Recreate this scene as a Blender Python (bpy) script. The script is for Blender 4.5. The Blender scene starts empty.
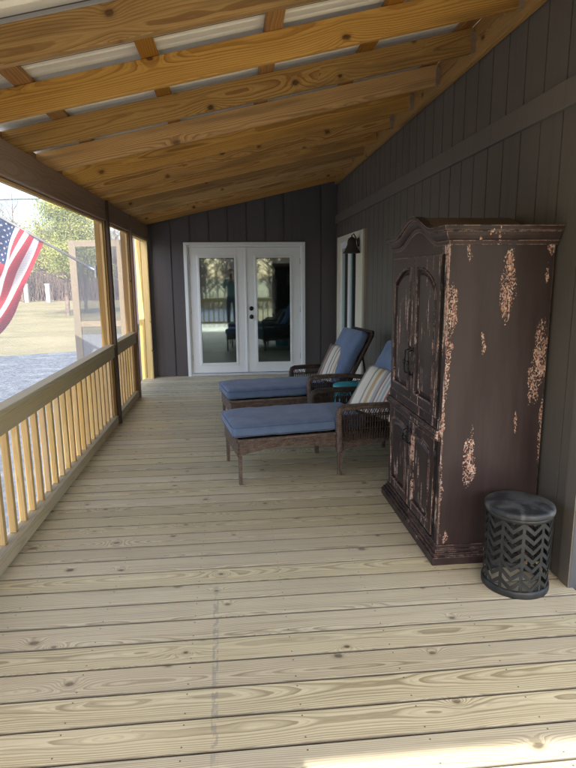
import bpy, bmesh, math, random
from mathutils import Vector, Matrix, noise
random.seed(11)
rad = math.radians
S = bpy.context.scene
COL = S.collection

# ------------------------------------------------------------------ camera
F_PX, PITCH, YAW, ROLL, CAMH = 565.9, .188486, .0958317, -.0086881, 1.5
def cam_matrix():
    cy, sy, cp, sp, cr, sr = (math.cos(YAW), math.sin(YAW), math.cos(PITCH), math.sin(PITCH), math.cos(ROLL), math.sin(ROLL))
    B = Matrix(((1, 0, 0), (0, 0, -1), (0, 1, 0)))
    Y = Matrix(((cy, 0, -sy), (0, 1, 0), (sy, 0, cy)))
    P = Matrix(((1, 0, 0), (0, cp, -sp), (0, sp, cp)))
    Q = Matrix(((cr, -sr, 0), (sr, cr, 0), (0, 0, 1)))
    return Q @ P @ Y @ B
M = cam_matrix()
R = Matrix((M[0], -M[1], -M[2])).transposed()
cd = bpy.data.cameras.new('camera')
cam = bpy.data.objects.new('camera', cd); COL.objects.link(cam)
cam.matrix_world = Matrix.Translation((0, 0, CAMH)) @ R.to_4x4()
cd.sensor_fit = 'VERTICAL'; cd.sensor_height = 24.0
cd.lens = F_PX / 768 * 24.0
cd.clip_start = .02; cd.clip_end = 2000
S.camera = cam

# ------------------------------------------------------------------ world, sun, exposure
SUN = Vector((.06, 1.185, -1.0)).normalized()      # the way the light travels
elev = math.asin(-SUN.z)
W = bpy.data.worlds.new('World'); S.world = W; W.use_nodes = True
wn = W.node_tree.nodes; wl = W.node_tree.links
sky = wn.new('ShaderNodeTexSky'); sky.sky_type = 'NISHITA'; sky.sun_disc = False
sky.sun_elevation = elev
sky.sun_rotation = math.atan2(-SUN.x, -SUN.y)
sky.air_density = 1.0; sky.dust_density = 2.5; sky.ozone_density = 1.0
bg = wn['Background']; wl.new(sky.outputs[0], bg.inputs[0]); bg.inputs[1].default_value = .15
sl = bpy.data.lights.new('sun', 'SUN'); sl.energy = 2.3; sl.angle = rad(.6); sl.color = (1, .955, .88)
so = bpy.data.objects.new('sun', sl); COL.objects.link(so)
so.rotation_euler = SUN.to_track_quat('-Z', 'Y').to_euler(); so.location = (0, -5, 12)
S.view_settings.view_transform = 'Standard'; S.view_settings.look = 'None'
S.view_settings.gamma = 1; S.view_settings.use_curve_mapping = False
S.view_settings.exposure = 2.22
S.cycles.max_bounces = 10; S.cycles.diffuse_bounces = 6; S.cycles.transparent_max_bounces = 16

# ------------------------------------------------------------------ node maths helper
class N:
    """wraps a socket so that shader maths can be written as plain expressions"""
    def __init__(s, t, sock): s.t = t; s.k = sock
    def _m(s, op, *a, clamp=False):
        n = s.t.nodes.new('ShaderNodeMath'); n.operation = op; n.use_clamp = clamp
        for i, v in enumerate((s,) + a):
            if isinstance(v, N): s.t.links.new(v.k, n.inputs[i])
            else: n.inputs[i].default_value = v
        return N(s.t, n.outputs[0])
    def __add__(s, o): return s._m('ADD', o)
    __radd__ = __add__
    def __sub__(s, o): return s._m('SUBTRACT', o)
    def __rsub__(s, o): return (s * -1.0) + o
    def __mul__(s, o): return s._m('MULTIPLY', o)
    __rmul__ = __mul__
    def __truediv__(s, o): return s._m('DIVIDE', o)
    def __pow__(s, o): return s._m('POWER', o)
    def sqrt(s): return s._m('SQRT')
    def abs(s): return s._m('ABSOLUTE')
    def fract(s): return s._m('FRACT')
    def floor(s): return s._m('FLOOR')
    def sin(s): return s._m('SINE')
    def exp(s): return s._m('EXPONENT')
    def max(s, o): return s._m('MAXIMUM', o)
    def min(s, o): return s._m('MINIMUM', o)
    def gt(s, o): return s._m('GREATER_THAN', o)
    def lt(s, o): return s._m('LESS_THAN', o)
    def clamp(s): return s._m('ADD', 0.0, clamp=True)
    def step(s, a, b):
        n = s.t.nodes.new('ShaderNodeMapRange'); n.interpolation_type = 'SMOOTHSTEP'
        s.t.links.new(s.k, n.inputs[0]); n.inputs[1].default_value = a; n.inputs[2].default_value = b
        return N(s.t, n.outputs[0])

class Mat:
    def __init__(s, name, rough=.6, spec=.4):
        s.m = bpy.data.materials.new(name); s.m.use_nodes = True
        s.t = s.m.node_tree; s.b = s.t.nodes['Principled BSDF']
        s.b.inputs['Roughness'].default_value = rough
        s.b.inputs['Specular IOR Level'].default_value = spec
    def n(s, k): return N(s.t, k)
    def attr(s, name):
        a = s.t.nodes.new('ShaderNodeAttribute'); a.attribute_name = name; return a
    def sep(s, vec):
        n = s.t.nodes.new('ShaderNodeSeparateXYZ'); s.t.links.new(vec, n.inputs[0])
        return [N(s.t, n.outputs[i]) for i in range(3)]
    def comb(s, x, y, z=0.0):
        n = s.t.nodes.new('ShaderNodeCombineXYZ')
        for i, v in enumerate((x, y, z)):
            if isinstance(v, N): s.t.links.new(v.k, n.inputs[i])
            else: n.inputs[i].default_value = v
        return n.outputs[0]
    def obj(s):
        return s.t.nodes.new('ShaderNodeTexCoord').outputs['Object']
    def pos(s):
        return s.t.nodes.new('ShaderNodeNewGeometry').outputs['Position']
    def noise(s, vec, scale=1.0, detail=2.0, rough=.5, dist=0.0):
        n = s.t.nodes.new('ShaderNodeTexNoise'); s.t.links.new(vec, n.inputs['Vector'])
        n.inputs['Scale'].default_value = scale; n.inputs['Detail'].default_value = detail
        n.inputs['Roughness'].default_value = rough; n.inputs['Distortion'].default_value = dist
        return N(s.t, n.outputs[0])
    def voro(s, vec, scale=1.0, feature='F1', dims='3D'):
        n = s.t.nodes.new('ShaderNodeTexVoronoi'); s.t.links.new(vec, n.inputs['Vector'])
        n.feature = feature; n.voronoi_dimensions = dims
        n.inputs['Scale'].default_value = scale; return n
    def ramp(s, x, stops):
        n = s.t.nodes.new('ShaderNodeValToRGB'); s.t.links.new(x.k, n.inputs[0])
        e = n.color_ramp.elements
        while len(e) < len(stops): e.new(.5)
        for i, (p, c) in enumerate(stops): e[i].position = p; e[i].color = (*c, 1)
        return n.outputs[0]
    def mix(s, f, a, b, mode='MIX'):
        n = s.t.nodes.new('ShaderNodeMix'); n.data_type = 'RGBA'; n.blend_type = mode
        for i, v in ((0, f), (6, a), (7, b)):
            if isinstance(v, N): s.t.links.new(v.k, n.inputs[i])
            elif isinstance(v, (tuple, list)): n.inputs[i].default_value = (*v, 1)
            elif isinstance(v, (float, int)): n.inputs[i].default_value = v
            else: s.t.links.new(v, n.inputs[i])
        return n.outputs[2]
    def hsv(s, col, h=None, sat=None, v=None):
        n = s.t.nodes.new('ShaderNodeHueSaturation'); s.t.links.new(col, n.inputs['Color'])
        for k, x in (('Hue', h), ('Saturation', sat), ('Value', v)):
            if isinstance(x, N): s.t.links.new(x.k, n.inputs[k])
            elif x is not None: n.inputs[k].default_value = x
        return n.outputs[0]
    def base(s, c):
        if isinstance(c, (tuple, list)): s.b.inputs['Base Color'].default_value = (*c, 1)
        else: s.t.links.new(c, s.b.inputs['Base Color'])
    def rough(s, x): s.t.links.new(x.k, s.b.inputs['Roughness'])
    def bump(s, h, strength=.5, dist=.002):
        n = s.t.nodes.new('ShaderNodeBump'); s.t.links.new(h.k, n.inputs['Height'])
        n.inputs['Strength'].default_value = strength; n.inputs['Distance'].default_value = dist
        s.t.links.new(n.outputs[0], s.b.inputs['Normal'])

# ------------------------------------------------------------------ materials
def wood(name, light, dark, knotc, ring=.0075, rdark=.55, knots=.55, knotamp=.022, cellx=.62, stripe=0.0,
         vary=.22, rough=.62, deck=False, grey=0.0, stain=None, stainamt=0.0, wander=.11, ksize=1.0):
    m = Mat(name, rough, .3)
    g = m.attr('gc'); s_, a, b = m.sep(g.outputs['Vector'])
    r1 = m.n(m.attr('bid').outputs['Fac'])
    r2 = (r1 * 91.7).fract(); r3 = (r1 * 173.3).fract(); r4 = (r1 * 517.9).fract()
    off = r1 * 57.0
    w1 = m.noise(m.comb(s_ * .55, off, 3.3), 1.0, 2.0)
    w2 = m.noise(m.comb(s_ * 1.0, off, 9.1), 1.0, 2.0)
    pa = (r2 - .5) * .16 + (w1 - .5) * .09
    pb = (r3 * .055 + .012) + (w2 - .5) * wander
    # knots: one feature point per cell of a board-aligned grid
    cy = .19
    kx = s_ / cellx + off; ky = a / cy + r4 * 11.0
    v = m.voro(m.comb(kx, ky), 1.0, 'F1', '2D')
    v.inputs['Randomness'].default_value = .85
    px, py, _ = m.sep(v.outputs['Position'])
    dx = (kx - px) * cellx; dy = (ky - py) * cy
    sc = m.sep(v.outputs['Color'])
    size = (sc[0] * .55 + .6) * ksize
    has = sc[1].lt(knots)
    wob = (m.noise(m.comb(s_ * 30.0, a * 30.0, off), 1.0, 2.0) - .5) * .012
    dk2 = (dx * dx * .45 + dy * dy)
    dk = dk2.sqrt() / size + wob
    kb = (dk * dk * -1.0 / (.028 ** 2)).exp() * knotamp * has
    kstretch = ((dx * dx * .09 + dy * dy) / (size * size) * -1.0 / (.036 ** 2)).exp() * has * .016
    fine = (m.noise(m.comb(s_ * 2.2, a * 26.0, off), 1.0, 3.0) - .5) * .006
    mid = (m.noise(m.comb(s_ * 3.5, a * 9.0, off + 4.0), 1.0, 2.0) - .5) * .010
    rr = ((a - pa) * (a - pa) + (b + pb) * (b + pb) * 1.0).sqrt() + kb + kstretch + fine + mid
    ph = (rr / ring).fract()
    late = ph.step(.38, .90) * (1.0 - ph.step(.94, 1.0))
    amp = m.noise(m.comb(s_ * .9, a * 6.0, off + 8.0), 1.0, 2.0).step(.3, .7) * .5 + .5
    ph2 = (rr / ring * 2.63 + .37).fract()
    late = (late * amp + ph2.step(.45, .9) * (1.0 - ph2.step(.93, 1.0)) * .30).clamp()
    fib = m.noise(m.comb(s_ * 5.0, a * 420.0, b * 420.0 + off), 1.0, 2.0)
    blot = m.noise(m.comb(s_ * 1.3, a * 5.0, off), 1.0, 3.0)
    col = m.mix(late * rdark, light, dark)
    col = m.mix((fib - .5).clamp() * .9, col, dark)
    stk = m.noise(m.comb(s_ * 1.4, a * 75.0, off + 13.0), 1.0, 4.0, .65)
    col = m.mix(stk.step(.48, .72) * .42, col, dark)
    if stainamt: 
        col = m.mix(m.noise(m.comb(s_ * 1.1, a * 12.0, off + 20.0), 1.0, 2.0).step(.52, .72) * stainamt, col, stain)
    if grey:
        col = m.mix(blot.step(.35, .75) * grey, col, (.36, .345, .315))
    core = 1.0 - (dk / .0115).step(.55, 1.15)
    halo = (1.0 - (dk / .024).step(.4, 1.0)) * .45
    crack = m.noise(m.comb(s_ * 90.0, a * 90.0, off), 1.0, 3.0)
    kc = (core * (crack * .5 + .6)).clamp() * has
    col = m.mix(halo * has, col, dark)
    col = m.mix(kc * (sc[2] * .4 + .6), col, knotc)
    ck = m.noise(m.comb(s_ * 1.6, a * 95.0, off + 31.0), 1.0, 3.0, .6).step(.735, .77)
    col = m.mix(ck * .7, col, knotc)
    val = 1.0 + (r4 - .5) * vary + (blot - .5) * .22
    if deck:
        m.b.inputs['Specular IOR Level'].default_value = .5
        P = m.sep(m.pos())
        # screws over the joists
        jx = ((P[0] / .406).fract() - .5).abs() * .406
        # local across coordinate a, two screws per joist
        sa = (a.abs() - .047)
        sd = ((((P[0] / .406).fract() - .5) * .406) ** 2.0 + sa * sa).sqrt()
        col = m.mix((1.0 - sd.step(.0022, .0042)) * .85, col, (.035, .03, .025))
        # chalky lumber ink mark running across the boards
        ink = (1.0 - (P[0] + .105 + (P[1] - 2.0) * .02).abs().step(.010, .014))
        dash = m.noise(m.comb(P[0] * 60.0, P[1] * 26.0, 2.0), 1.0, 3.0).step(.42, .56)
        rng = P[1].step(1.45, 1.6) * (1.0 - P[1].step(2.35, 2.75))
        col = m.mix(ink * dash * rng * .42, col, (.17, .18, .20))
        dirt = m.noise(m.comb(P[0] * 1.1, P[1] * 1.1, 0.0), 1.0, 4.0, .6).step(.45, .75)
        col = m.mix(dirt * .22, col, (.30, .265, .20))
        # shade of the open gaps painted along the board edges
        edge = (a.abs() + (blot - .5) * .004).step(.0635, .0695)
        col = m.mix(edge * .88, col, (.06, .048, .035))
    hu = (r3 - .5) * .009 + (.502 if deck else .499)
    col = m.hsv(col, h=hu, sat=(r2 - .5) * .22 + 1.06, v=val)
    m.base(col)
    m.rough((late * -.08 + rough) + fib * .1)
    m.bump(late * -.35 + fib * .6 + kc * -.5, .35, .0012)
    return m.m

def siding(name, col, bumpd=.0015):
    m = Mat(name, .55, .35)
    x, y, z = m.sep(m.pos())
    g = m.noise(m.comb(x * 90.0, y * 90.0, z * 6.0), 1.0, 4.0, .6)
    f = m.noise(m.comb(x * 260.0, y * 260.0, z * 60.0), 1.0, 3.0)
    b = m.noise(m.comb(x * 1.2, y * 1.2, z * .8), 1.0, 4.0)
    c = m.mix(b.step(.3, .75) * .5, col, tuple(v * 1.25 for v in col))
    c = m.mix((g.step(.6, .8)) * .18, c, tuple(v * 1.9 for v in col))
    wv = m.noise(m.comb(x * 14.0, y * 14.0, z * .5), 1.0, 4.0, .6)
    c = m.mix(wv.step(.5, .75) * .35, c, tuple(v * .62 for v in col))
    sp = m.noise(m.comb(x * 30.0, y * 30.0, z * 26.0), 1.0, 2.0).step(.76, .79)
    c = m.mix(sp * .5, c, tuple(v * 3.0 for v in col))
    m.base(c); m.rough(g * .3 + .30); m.bump(g + f * .6 + wv, .9, bumpd)
    return m.m

def paint(name, col, rough=.4, dirt=.15, spec=.4):
    m = Mat(name, rough, spec)
    p = m.obj(); b = m.noise(p, 5.0, 4.0, .6); f = m.noise(p, 160.0, 2.0)
    m.base(m.mix(b.step(.45, .8) * dirt, col, tuple(v * .6 for v in col)))
    m.rough(b * .15 + rough - .07); m.bump(f, .15, .0006); return m.m

def metal(name, col, rough=.4, met=1.0):
    m = Mat(name, rough, .5); m.b.inputs['Metallic'].default_value = met
    b = m.noise(m.obj(), 9.0, 4.0, .65)
    m.base(m.mix(b.step(.35, .7) * .5, col, tuple(v * 1.6 for v in col))); m.rough(b * .35 + rough - .15); return m.m

WD = wood('deck_boards_wood', (.74, .655, .455), (.29, .225, .13), (.06, .045, .035), ring=.0068, rdark=.78, ksize=1.15, knots=.72, cellx=.52, deck=True, grey=.12, vary=.22, rough=.44)
WR = wood('rafter_pine', (.53, .325, .125), (.24, .12, .04), (.03, .013, .008), ring=.0085, rdark=.85, knots=.8, vary=.66, cellx=.5, wander=.045, knotamp=.012, ksize=1.5, stain=(.19, .115, .05), stainamt=.6, rough=.6)
WB = wood('new_baluster_pine', (.60, .43, .21), (.40, .24, .10), (.16, .09, .05), ring=.008, knots=.12, vary=.22)
WP = wood('weathered_rail_pine', (.52, .44, .27), (.29, .22, .12), (.08, .055, .04), ring=.009, knots=.3, vary=.15, grey=.3)
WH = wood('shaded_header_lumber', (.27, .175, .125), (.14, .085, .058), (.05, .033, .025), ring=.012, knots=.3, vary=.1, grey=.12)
WPOST = wood('post_pine', (.33, .215, .10), (.17, .10, .045), (.07, .04, .022), ring=.01, knots=.45, vary=.15)
WY = wood('fresh_yellow_lumber', (.66, .51, .24), (.46, .31, .12), (.17, .1, .05), ring=.012, knots=.3, vary=.12)
WSTRIP = wood('dark_screen_strip', (.075, .05, .036), (.04, .026, .02), (.02, .013, .01), ring=.01, knots=.15, vary=.1)
WPUR = wood('purlin_lumber', (.36, .19, .07), (.17, .08, .028), (.03, .013, .008), ring=.009, rdark=.8, knots=.5, vary=.4)
WSD = wood('greyed_screen_door_wood', (.33, .27, .18), (.20, .15, .09), (.07, .05, .03), ring=.01, knots=.2)
SB = siding('shaded_siding_paint', (.092, .083, .087))  # same paint as the side wall, its shade toned into the colour
SR = siding('lit_siding_paint', (.122, .108, .091))  # the same siding paint, with its stronger light put into a paler tone
STRIM = siding('taupe_trim_paint', (.145, .128, .108))
SEND = siding('sky_lit_siding_paint', (.085, .09, .095))  # same siding again, cool sky light tinted into its colour
WHITE = paint('white_door_paint', (.84, .87, .88), .35, .12)
CREAM = paint('cream_casing_paint', (.74, .70, .58), .45, .15)
BLACK = paint('black_hardware', (.015, .014, .014), .35, .2)
IRON = paint('aged_iron', (.055, .042, .035), .5, .3)

def roof_metal():
    m = Mat('galvalume_roof_underside', .42, .5); m.b.inputs['Metallic'].default_value = .15
    x, y, z = m.sep(m.pos())
    st = m.noise(m.comb(x * 2.0, y * 24.0, 0.0), 1.0, 3.0)
    seam = (((y + .94 - .17) / .2286).fract() - .5).abs()
    m.base(m.mix((1.0 - seam.step(.016, .03)) * .95, m.mix(st.step(.35, .7) * .5, (.80, .78, .72), (.60, .59, .57)), (.05, .05, .05))); return m.m
ROOFM = roof_metal()

def wicker(name, c1, c2):
    m = Mat(name, .5, .35)
    g = m.attr('gc'); s_, a, _ = m.sep(g.outputs['Vector'])
    u = s_ * 62.0; v = a * 80.0
    row = v.floor() * .5
    w = ((u + row).fract() - .5).abs() * 2.0
    q = (v.fract() - .5).abs() * 2.0
    h = (1.0 - w * w) * (1.0 - q * q * .8)
    n = m.noise(m.comb(s_ * 22.0, a * 60.0, 0.0), 1.0, 3.0)
    c = m.mix(n.step(.3, .7), c1, c2)
    m.base(m.mix((h.step(0.0, .45) * -1.0 + 1.0) * .8, c, (.012, .008, .006)))
    m.bump(h, .8, .003); return m.m
WICK = wicker('brown_resin_wicker', (.10, .065, .048), (.21, .155, .125))
WICKD = wicker('dark_resin_wicker', (.04, .024, .018), (.085, .055, .04))

def cloth(name, c, c2, weave=900.0):
    m = Mat(name, .85, .15)
    p = m.obj(); n = m.noise(p, 7.0, 4.0, .6); f = m.noise(p, weave, 1.0)
    m.base(m.mix(n.step(.3, .75), c, c2))
    m.b.inputs['Sheen Weight'].default_value = .25
    w = m.noise(p, 16.0, 3.0, .5, .8)
    m.bump(f * .15 + w * 1.0 + m.noise(p, 38.0, 3.0, .5, .5) * .4, .6, .008); return m.m
BLUE = cloth('slate_blue_canvas', (.115, .165, .275), (.15, .215, .34))
BLUED = cloth('slate_blue_piping', (.08, .11, .18), (.10, .14, .22))

def stripes(name, inner):
    m = Mat(name, .85, .15)
    x, y, z = m.sep(m.obj())
    t = (y / .44 + .5)
    W_ = (.80, .77, .68); 
    st = []
    pal = inner
    pos = 0.0
    for wdt, c in pal:
        st.append((pos, c)); pos += wdt
    tot = pos
    n = m.t.nodes.new('ShaderNodeValToRGB'); n.color_ramp.interpolation = 'CONSTANT'
    m.t.links.new(t.k, n.inputs[0]); e = n.color_ramp.elements
    e[0].position = 0.0; e[0].color = (*st[0][1], 1); e[1].position = st[1][0] / tot; e[1].color = (*st[1][1], 1)
    for p, c in st[2:]:
        q_ = e.new(p / tot); q_.color = (*c, 1)
    f = m.noise(m.obj(), 500.0, 1.0)
    m.base(m.mix(f * .15, n.outputs[0], (.45, .42, .38))); w = m.noise(m.obj(), 14.0, 3.0)
    m.bump(f * .1 + w, .4, .006); return m.m
cW, cR, cG, cB, cY, cD = (.82, .79, .70), (.48, .20, .16), (.36, .37, .32), (.44, .51, .57), (.60, .46, .25), (.16, .11, .09)
STRIPE1 = stripes('striped_pillow_fabric', [(.10, cW), (.03, cR), (.05, cW), (.03, cG), (.04, cW), (.03, cB), (.04, cW), (.03, cR), (.04, cW), (.03, cB), (.05, cW), (.04, cY), (.06, cW), (.02, cR), (.05, cW), (.03, cG), (.10, cW), (.03, cR), (.05, cG), (.14, cD)])
STRIPE2 = stripes('wide_striped_pillow_fabric', [(.10, cW), (.03, cR), (.04, cW), (.03, cG), (.03, cW), (.03, cR), (.03, cW), (.04, cB), (.03, cW), (.03, cB), (.03, cW), (.02, cR), (.05, cB), (.05, cW), (.06, cY), (.05, cW), (.03, cG), (.15, cW), (.04, cG), (.09, cD)])

def turq():
    m = Mat('turquoise_glazed_metal', .35, .5)
    n = m.noise(m.obj(), 12.0, 3.0); m.base(m.mix(n.step(.35, .7), (.02, .36, .42), (.06, .47, .50))); return m.m
TURQ = turq()

def screen_mat(name='insect_screen_mesh', c=.31, cv=.44):
    m = bpy.data.materials.new(name); m.use_nodes = True
    t = m.node_tree; t.nodes.clear()
    out = t.nodes.new('ShaderNodeOutputMaterial'); mx = t.nodes.new('ShaderNodeMixShader')
    tr = t.nodes.new('ShaderNodeBsdfTransparent'); add = t.nodes.new('ShaderNodeMixShader')
    d = t.nodes.new('ShaderNodeBsdfDiffuse'); d.inputs[0].default_value = (c * .96, c, c * 1.05, 1)
    tl = t.nodes.new('ShaderNodeBsdfTranslucent'); tl.inputs[0].default_value = (c * .96, c, c * 1.05, 1)
    add.inputs[0].default_value = .6
    t.links.new(d.outputs[0], add.inputs[1]); t.links.new(tl.outputs[0], add.inputs[2])
    g = t.nodes.new('ShaderNodeNewGeometry'); sp = t.nodes.new('ShaderNodeSeparateXYZ'); t.links.new(g.outputs['Position'], sp.inputs[0])
    x, y, z = [N(t, sp.outputs[i]) for i in range(3)]
    wy = (((y + x) * 140.0).fract() - .5).abs().gt(.37); wz = ((z * 140.0).fract() - .5).abs().gt(.37)
    nz = t.nodes.new('ShaderNodeTexNoise'); nz.inputs['Scale'].default_value = 3.0; nz.inputs['Detail'].default_value = 4
    cov = (wy.max(wz)) * .05 + N(t, nz.outputs[0]) * .16 + cv
    t.links.new(cov.k, mx.inputs[0]); t.links.new(tr.outputs[0], mx.inputs[1]); t.links.new(add.outputs[0], mx.inputs[2])
    t.links.new(mx.outputs[0], out.inputs[0]); return m
SCREEN = screen_mat(); SCREEND = screen_mat('charcoal_screen_mesh', .10, .48)

def glass_mat():
    m = bpy.data.materials.new('door_glass'); m.use_nodes = True
    t = m.node_tree; t.nodes.clear()
    out = t.nodes.new('ShaderNodeOutputMaterial'); mx = t.nodes.new('ShaderNodeMixShader')
    tr = t.nodes.new('ShaderNodeBsdfTransparent'); tr.inputs[0].default_value = (.62, .70, .68, 1)
    gl = t.nodes.new('ShaderNodeBsdfGlossy'); gl.inputs['Roughness'].default_value = .03; gl.inputs[0].default_value = (.80, .96, 1, 1)
    fr = t.nodes.new('ShaderNodeFresnel'); fr.inputs[0].default_value = 1.75
    f = N(t, fr.outputs[0]) * 1.5 + .08
    t.links.new(f.clamp().k, mx.inputs[0]); t.links.new(tr.outputs[0], mx.inputs[1]); t.links.new(gl.outputs[0], mx.inputs[2])
    t.links.new(mx.outputs[0], out.inputs[0]); return m
GLASS = glass_mat()

def armoire_mat(name, front, thr=.66):
    m = Mat(name, .45, .28)
    P = m.obj(); x, y, z = m.sep(P)
    br = m.noise(m.comb(x * 8.0, y * 8.0, z * 1.2), 1.0, 4.0, .6)
    dark = m.mix(br.step(.3, .7), (.030, .0175, .0175), (.050, .034, .032))
    bev = m.t.nodes.new('ShaderNodeBevel'); bev.inputs[0].default_value = .007; bev.samples = 4
    ge = m.t.nodes.new('ShaderNodeNewGeometry')
    dp = m.t.nodes.new('ShaderNodeVectorMath'); dp.operation = 'DOT_PRODUCT'
    m.t.links.new(bev.outputs[0], dp.inputs[0]); m.t.links.new(ge.outputs['Normal'], dp.inputs[1])
    edge = (1.0 - N(m.t, dp.outputs['Value'])).step(.01, .16)
    n1 = m.noise(P, 26.0, 5.0, .65); n2 = m.noise(P, 85.0, 3.0, .6); n3 = m.noise(P, 7.0, 3.0)
    wear = edge * (n1 * .8 + n3 * .6).step(.60, .76)
    sv = m.noise(m.comb(x * 34.0, y * 34.0, z * 3.2), 1.0, 4.0, .6)
    sm = m.noise(m.comb(x * 5.0, y * 5.0, z * 2.0), 1.0, 2.0)
    chips = (sv * .75 + sm * .42).step(thr, thr + .045) * n2.step(.38, .5) if front else (sv * .6 + sm * .3).step(.66, .68) * n2.step(.4, .5) * .4
    if not front:
        blobs = [(1.345, 1.54, .032, .12), (1.345, 1.42, .062, .16), (1.335, 1.34, .03, .10), (1.065, 1.33, .034, .16), (1.050, 1.12, .030, .28), (1.045, .55, .012, .55), (1.535, 1.10, .055, .24),
                 (1.51, .95, .045, .16), (1.57, .72, .022, .26), (1.19, .545, .048, .19), (1.233, 1.17, .014, .085), (1.425, .76, .013, .08),
                 (1.136, 1.6, .016, .07), (1.08, .13, .02, .055), (1.54, 1.5, .012, .07), (1.56, 1.63, .03, .06), (1.20, .71, .012, .05)]
        mk = None
        wx = x + (m.noise(m.comb(x * 9.0, 0.0, z * 9.0), 1.0, 3.0) - .5) * .06 + (m.noise(m.comb(x * 40.0, 3.0, z * 30.0), 1.0, 2.0) - .5) * .022
        wz_ = z + (m.noise(m.comb(x * 28.0, 7.0, z * 3.0), 1.0, 3.0) - .5) * .12
        for bx, bz, rx, rz in blobs:
            d = 1.0 - (((wx - bx) / (rx * .85)) ** 2.0 + ((wz_ - bz) / (rz * .85)) ** 2.0).sqrt()
            mk = d if mk is None else mk.max(d)
        fl = m.noise(m.comb(x * 125.0, 0.0, z * 85.0), 1.0, 3.0, .65)
        bl = m.noise(m.comb(x * 30.0, 0.0, z * 16.0), 1.0, 3.0, .6)
        chips = chips.max(mk.step(-.08, .35) * (fl * .95 + bl * .45 + mk.clamp() * .10).step(.725, .80))
    al = (wear.max(chips)).clamp()
    raw = m.mix(n2.step(.42, .6), (.40, .20, .14), (.58, .41, .33))
    raw = m.mix(m.noise(P, 60.0, 3.0).step(.55, .64) * .85, raw, (.66, .56, .46))
    rim = al.step(.02, .3) * (1.0 - al.step(.3, .7))
    col = m.mix(al.step(.25, .6), dark, raw)
    m.base(col); m.rough(al * .35 + .36 + br * .1)
    m.bump(al * -1.0 + br * .3, .5, .0012)
    return m.m
ARM_S = armoire_mat('chipped_dark_paint_side', False)
ARM_F = armoire_mat('chipped_dark_paint_front', True); ARM_M = armoire_mat('chipped_dark_moulding_paint', True, .725)

def ground_mat(name, kind):
    m = Mat(name, .95, .1)
    P = m.pos(); x, y, z = m.sep(P)
    a = m.noise(P, .35, 5.0, .6); b = m.noise(P, 3.0, 4.0, .7); c = m.noise(P, 30.0, 3.0, .7)
    if kind == 'grass':
        bands = m.noise(m.comb(x * .12, y * .5, 0.0), 1.0, 4.0, .7)
        col = m.mix(a.step(.35, .65), (.40, .335, .185), (.31, .265, .145))
        col = m.mix(bands.step(.52, .7) * .6, col, (.20, .20, .085))
        col = m.mix(b.step(.5, .7) * .35, col, (.48, .43, .29))
    else:
        v = m.voro(P, 22.0); vc = m.sep(v.outputs['Color'])[0]
        col = m.mix(vc, (.10, .112, .13), (.27, .285, .31))
        streak = m.noise(m.comb(x * .8, y * 2.2, 0.0), 1.0, 4.0, .7)
        col = m.mix(b.step(.5, .62) * .5, col, (.09, .10, .12)); col = m.mix(streak.step(.52, .62) * .6, col, (.32, .33, .34))
        col = m.mix(streak.step(.30, .42) * -.5 + .5, col, (.16, .17, .19))
    m.base(col); m.bump(b + c * .6, .7, .05); return m.m
GRASS = ground_mat('dry_lawn', 'grass'); GRAVEL = ground_mat('blue_grey_gravel', 'gravel')

def bark(name, c1, c2):
    m = Mat(name, .9, .1); n = m.noise(m.obj(), 6.0, 4.0, .6)
    m.base(m.mix(n.step(.3, .7), c1, c2)); return m.m
BARK = bark('grey_brown_bark', (.16, .115, .09), (.30, .235, .19)); BARKD = bark('woodland_bark', (.20, .14, .11), (.36, .28, .23))
def leaf(name, c1, c2):
    m = Mat(name, .7, .2); n = m.noise(m.pos(), 1.1, 3.0)
    m.base(m.mix(n.step(.3, .7), c1, c2)); return m.m
LEAF = leaf('spring_needle_foliage', (.26, .30, .06), (.44, .44, .13))

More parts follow.
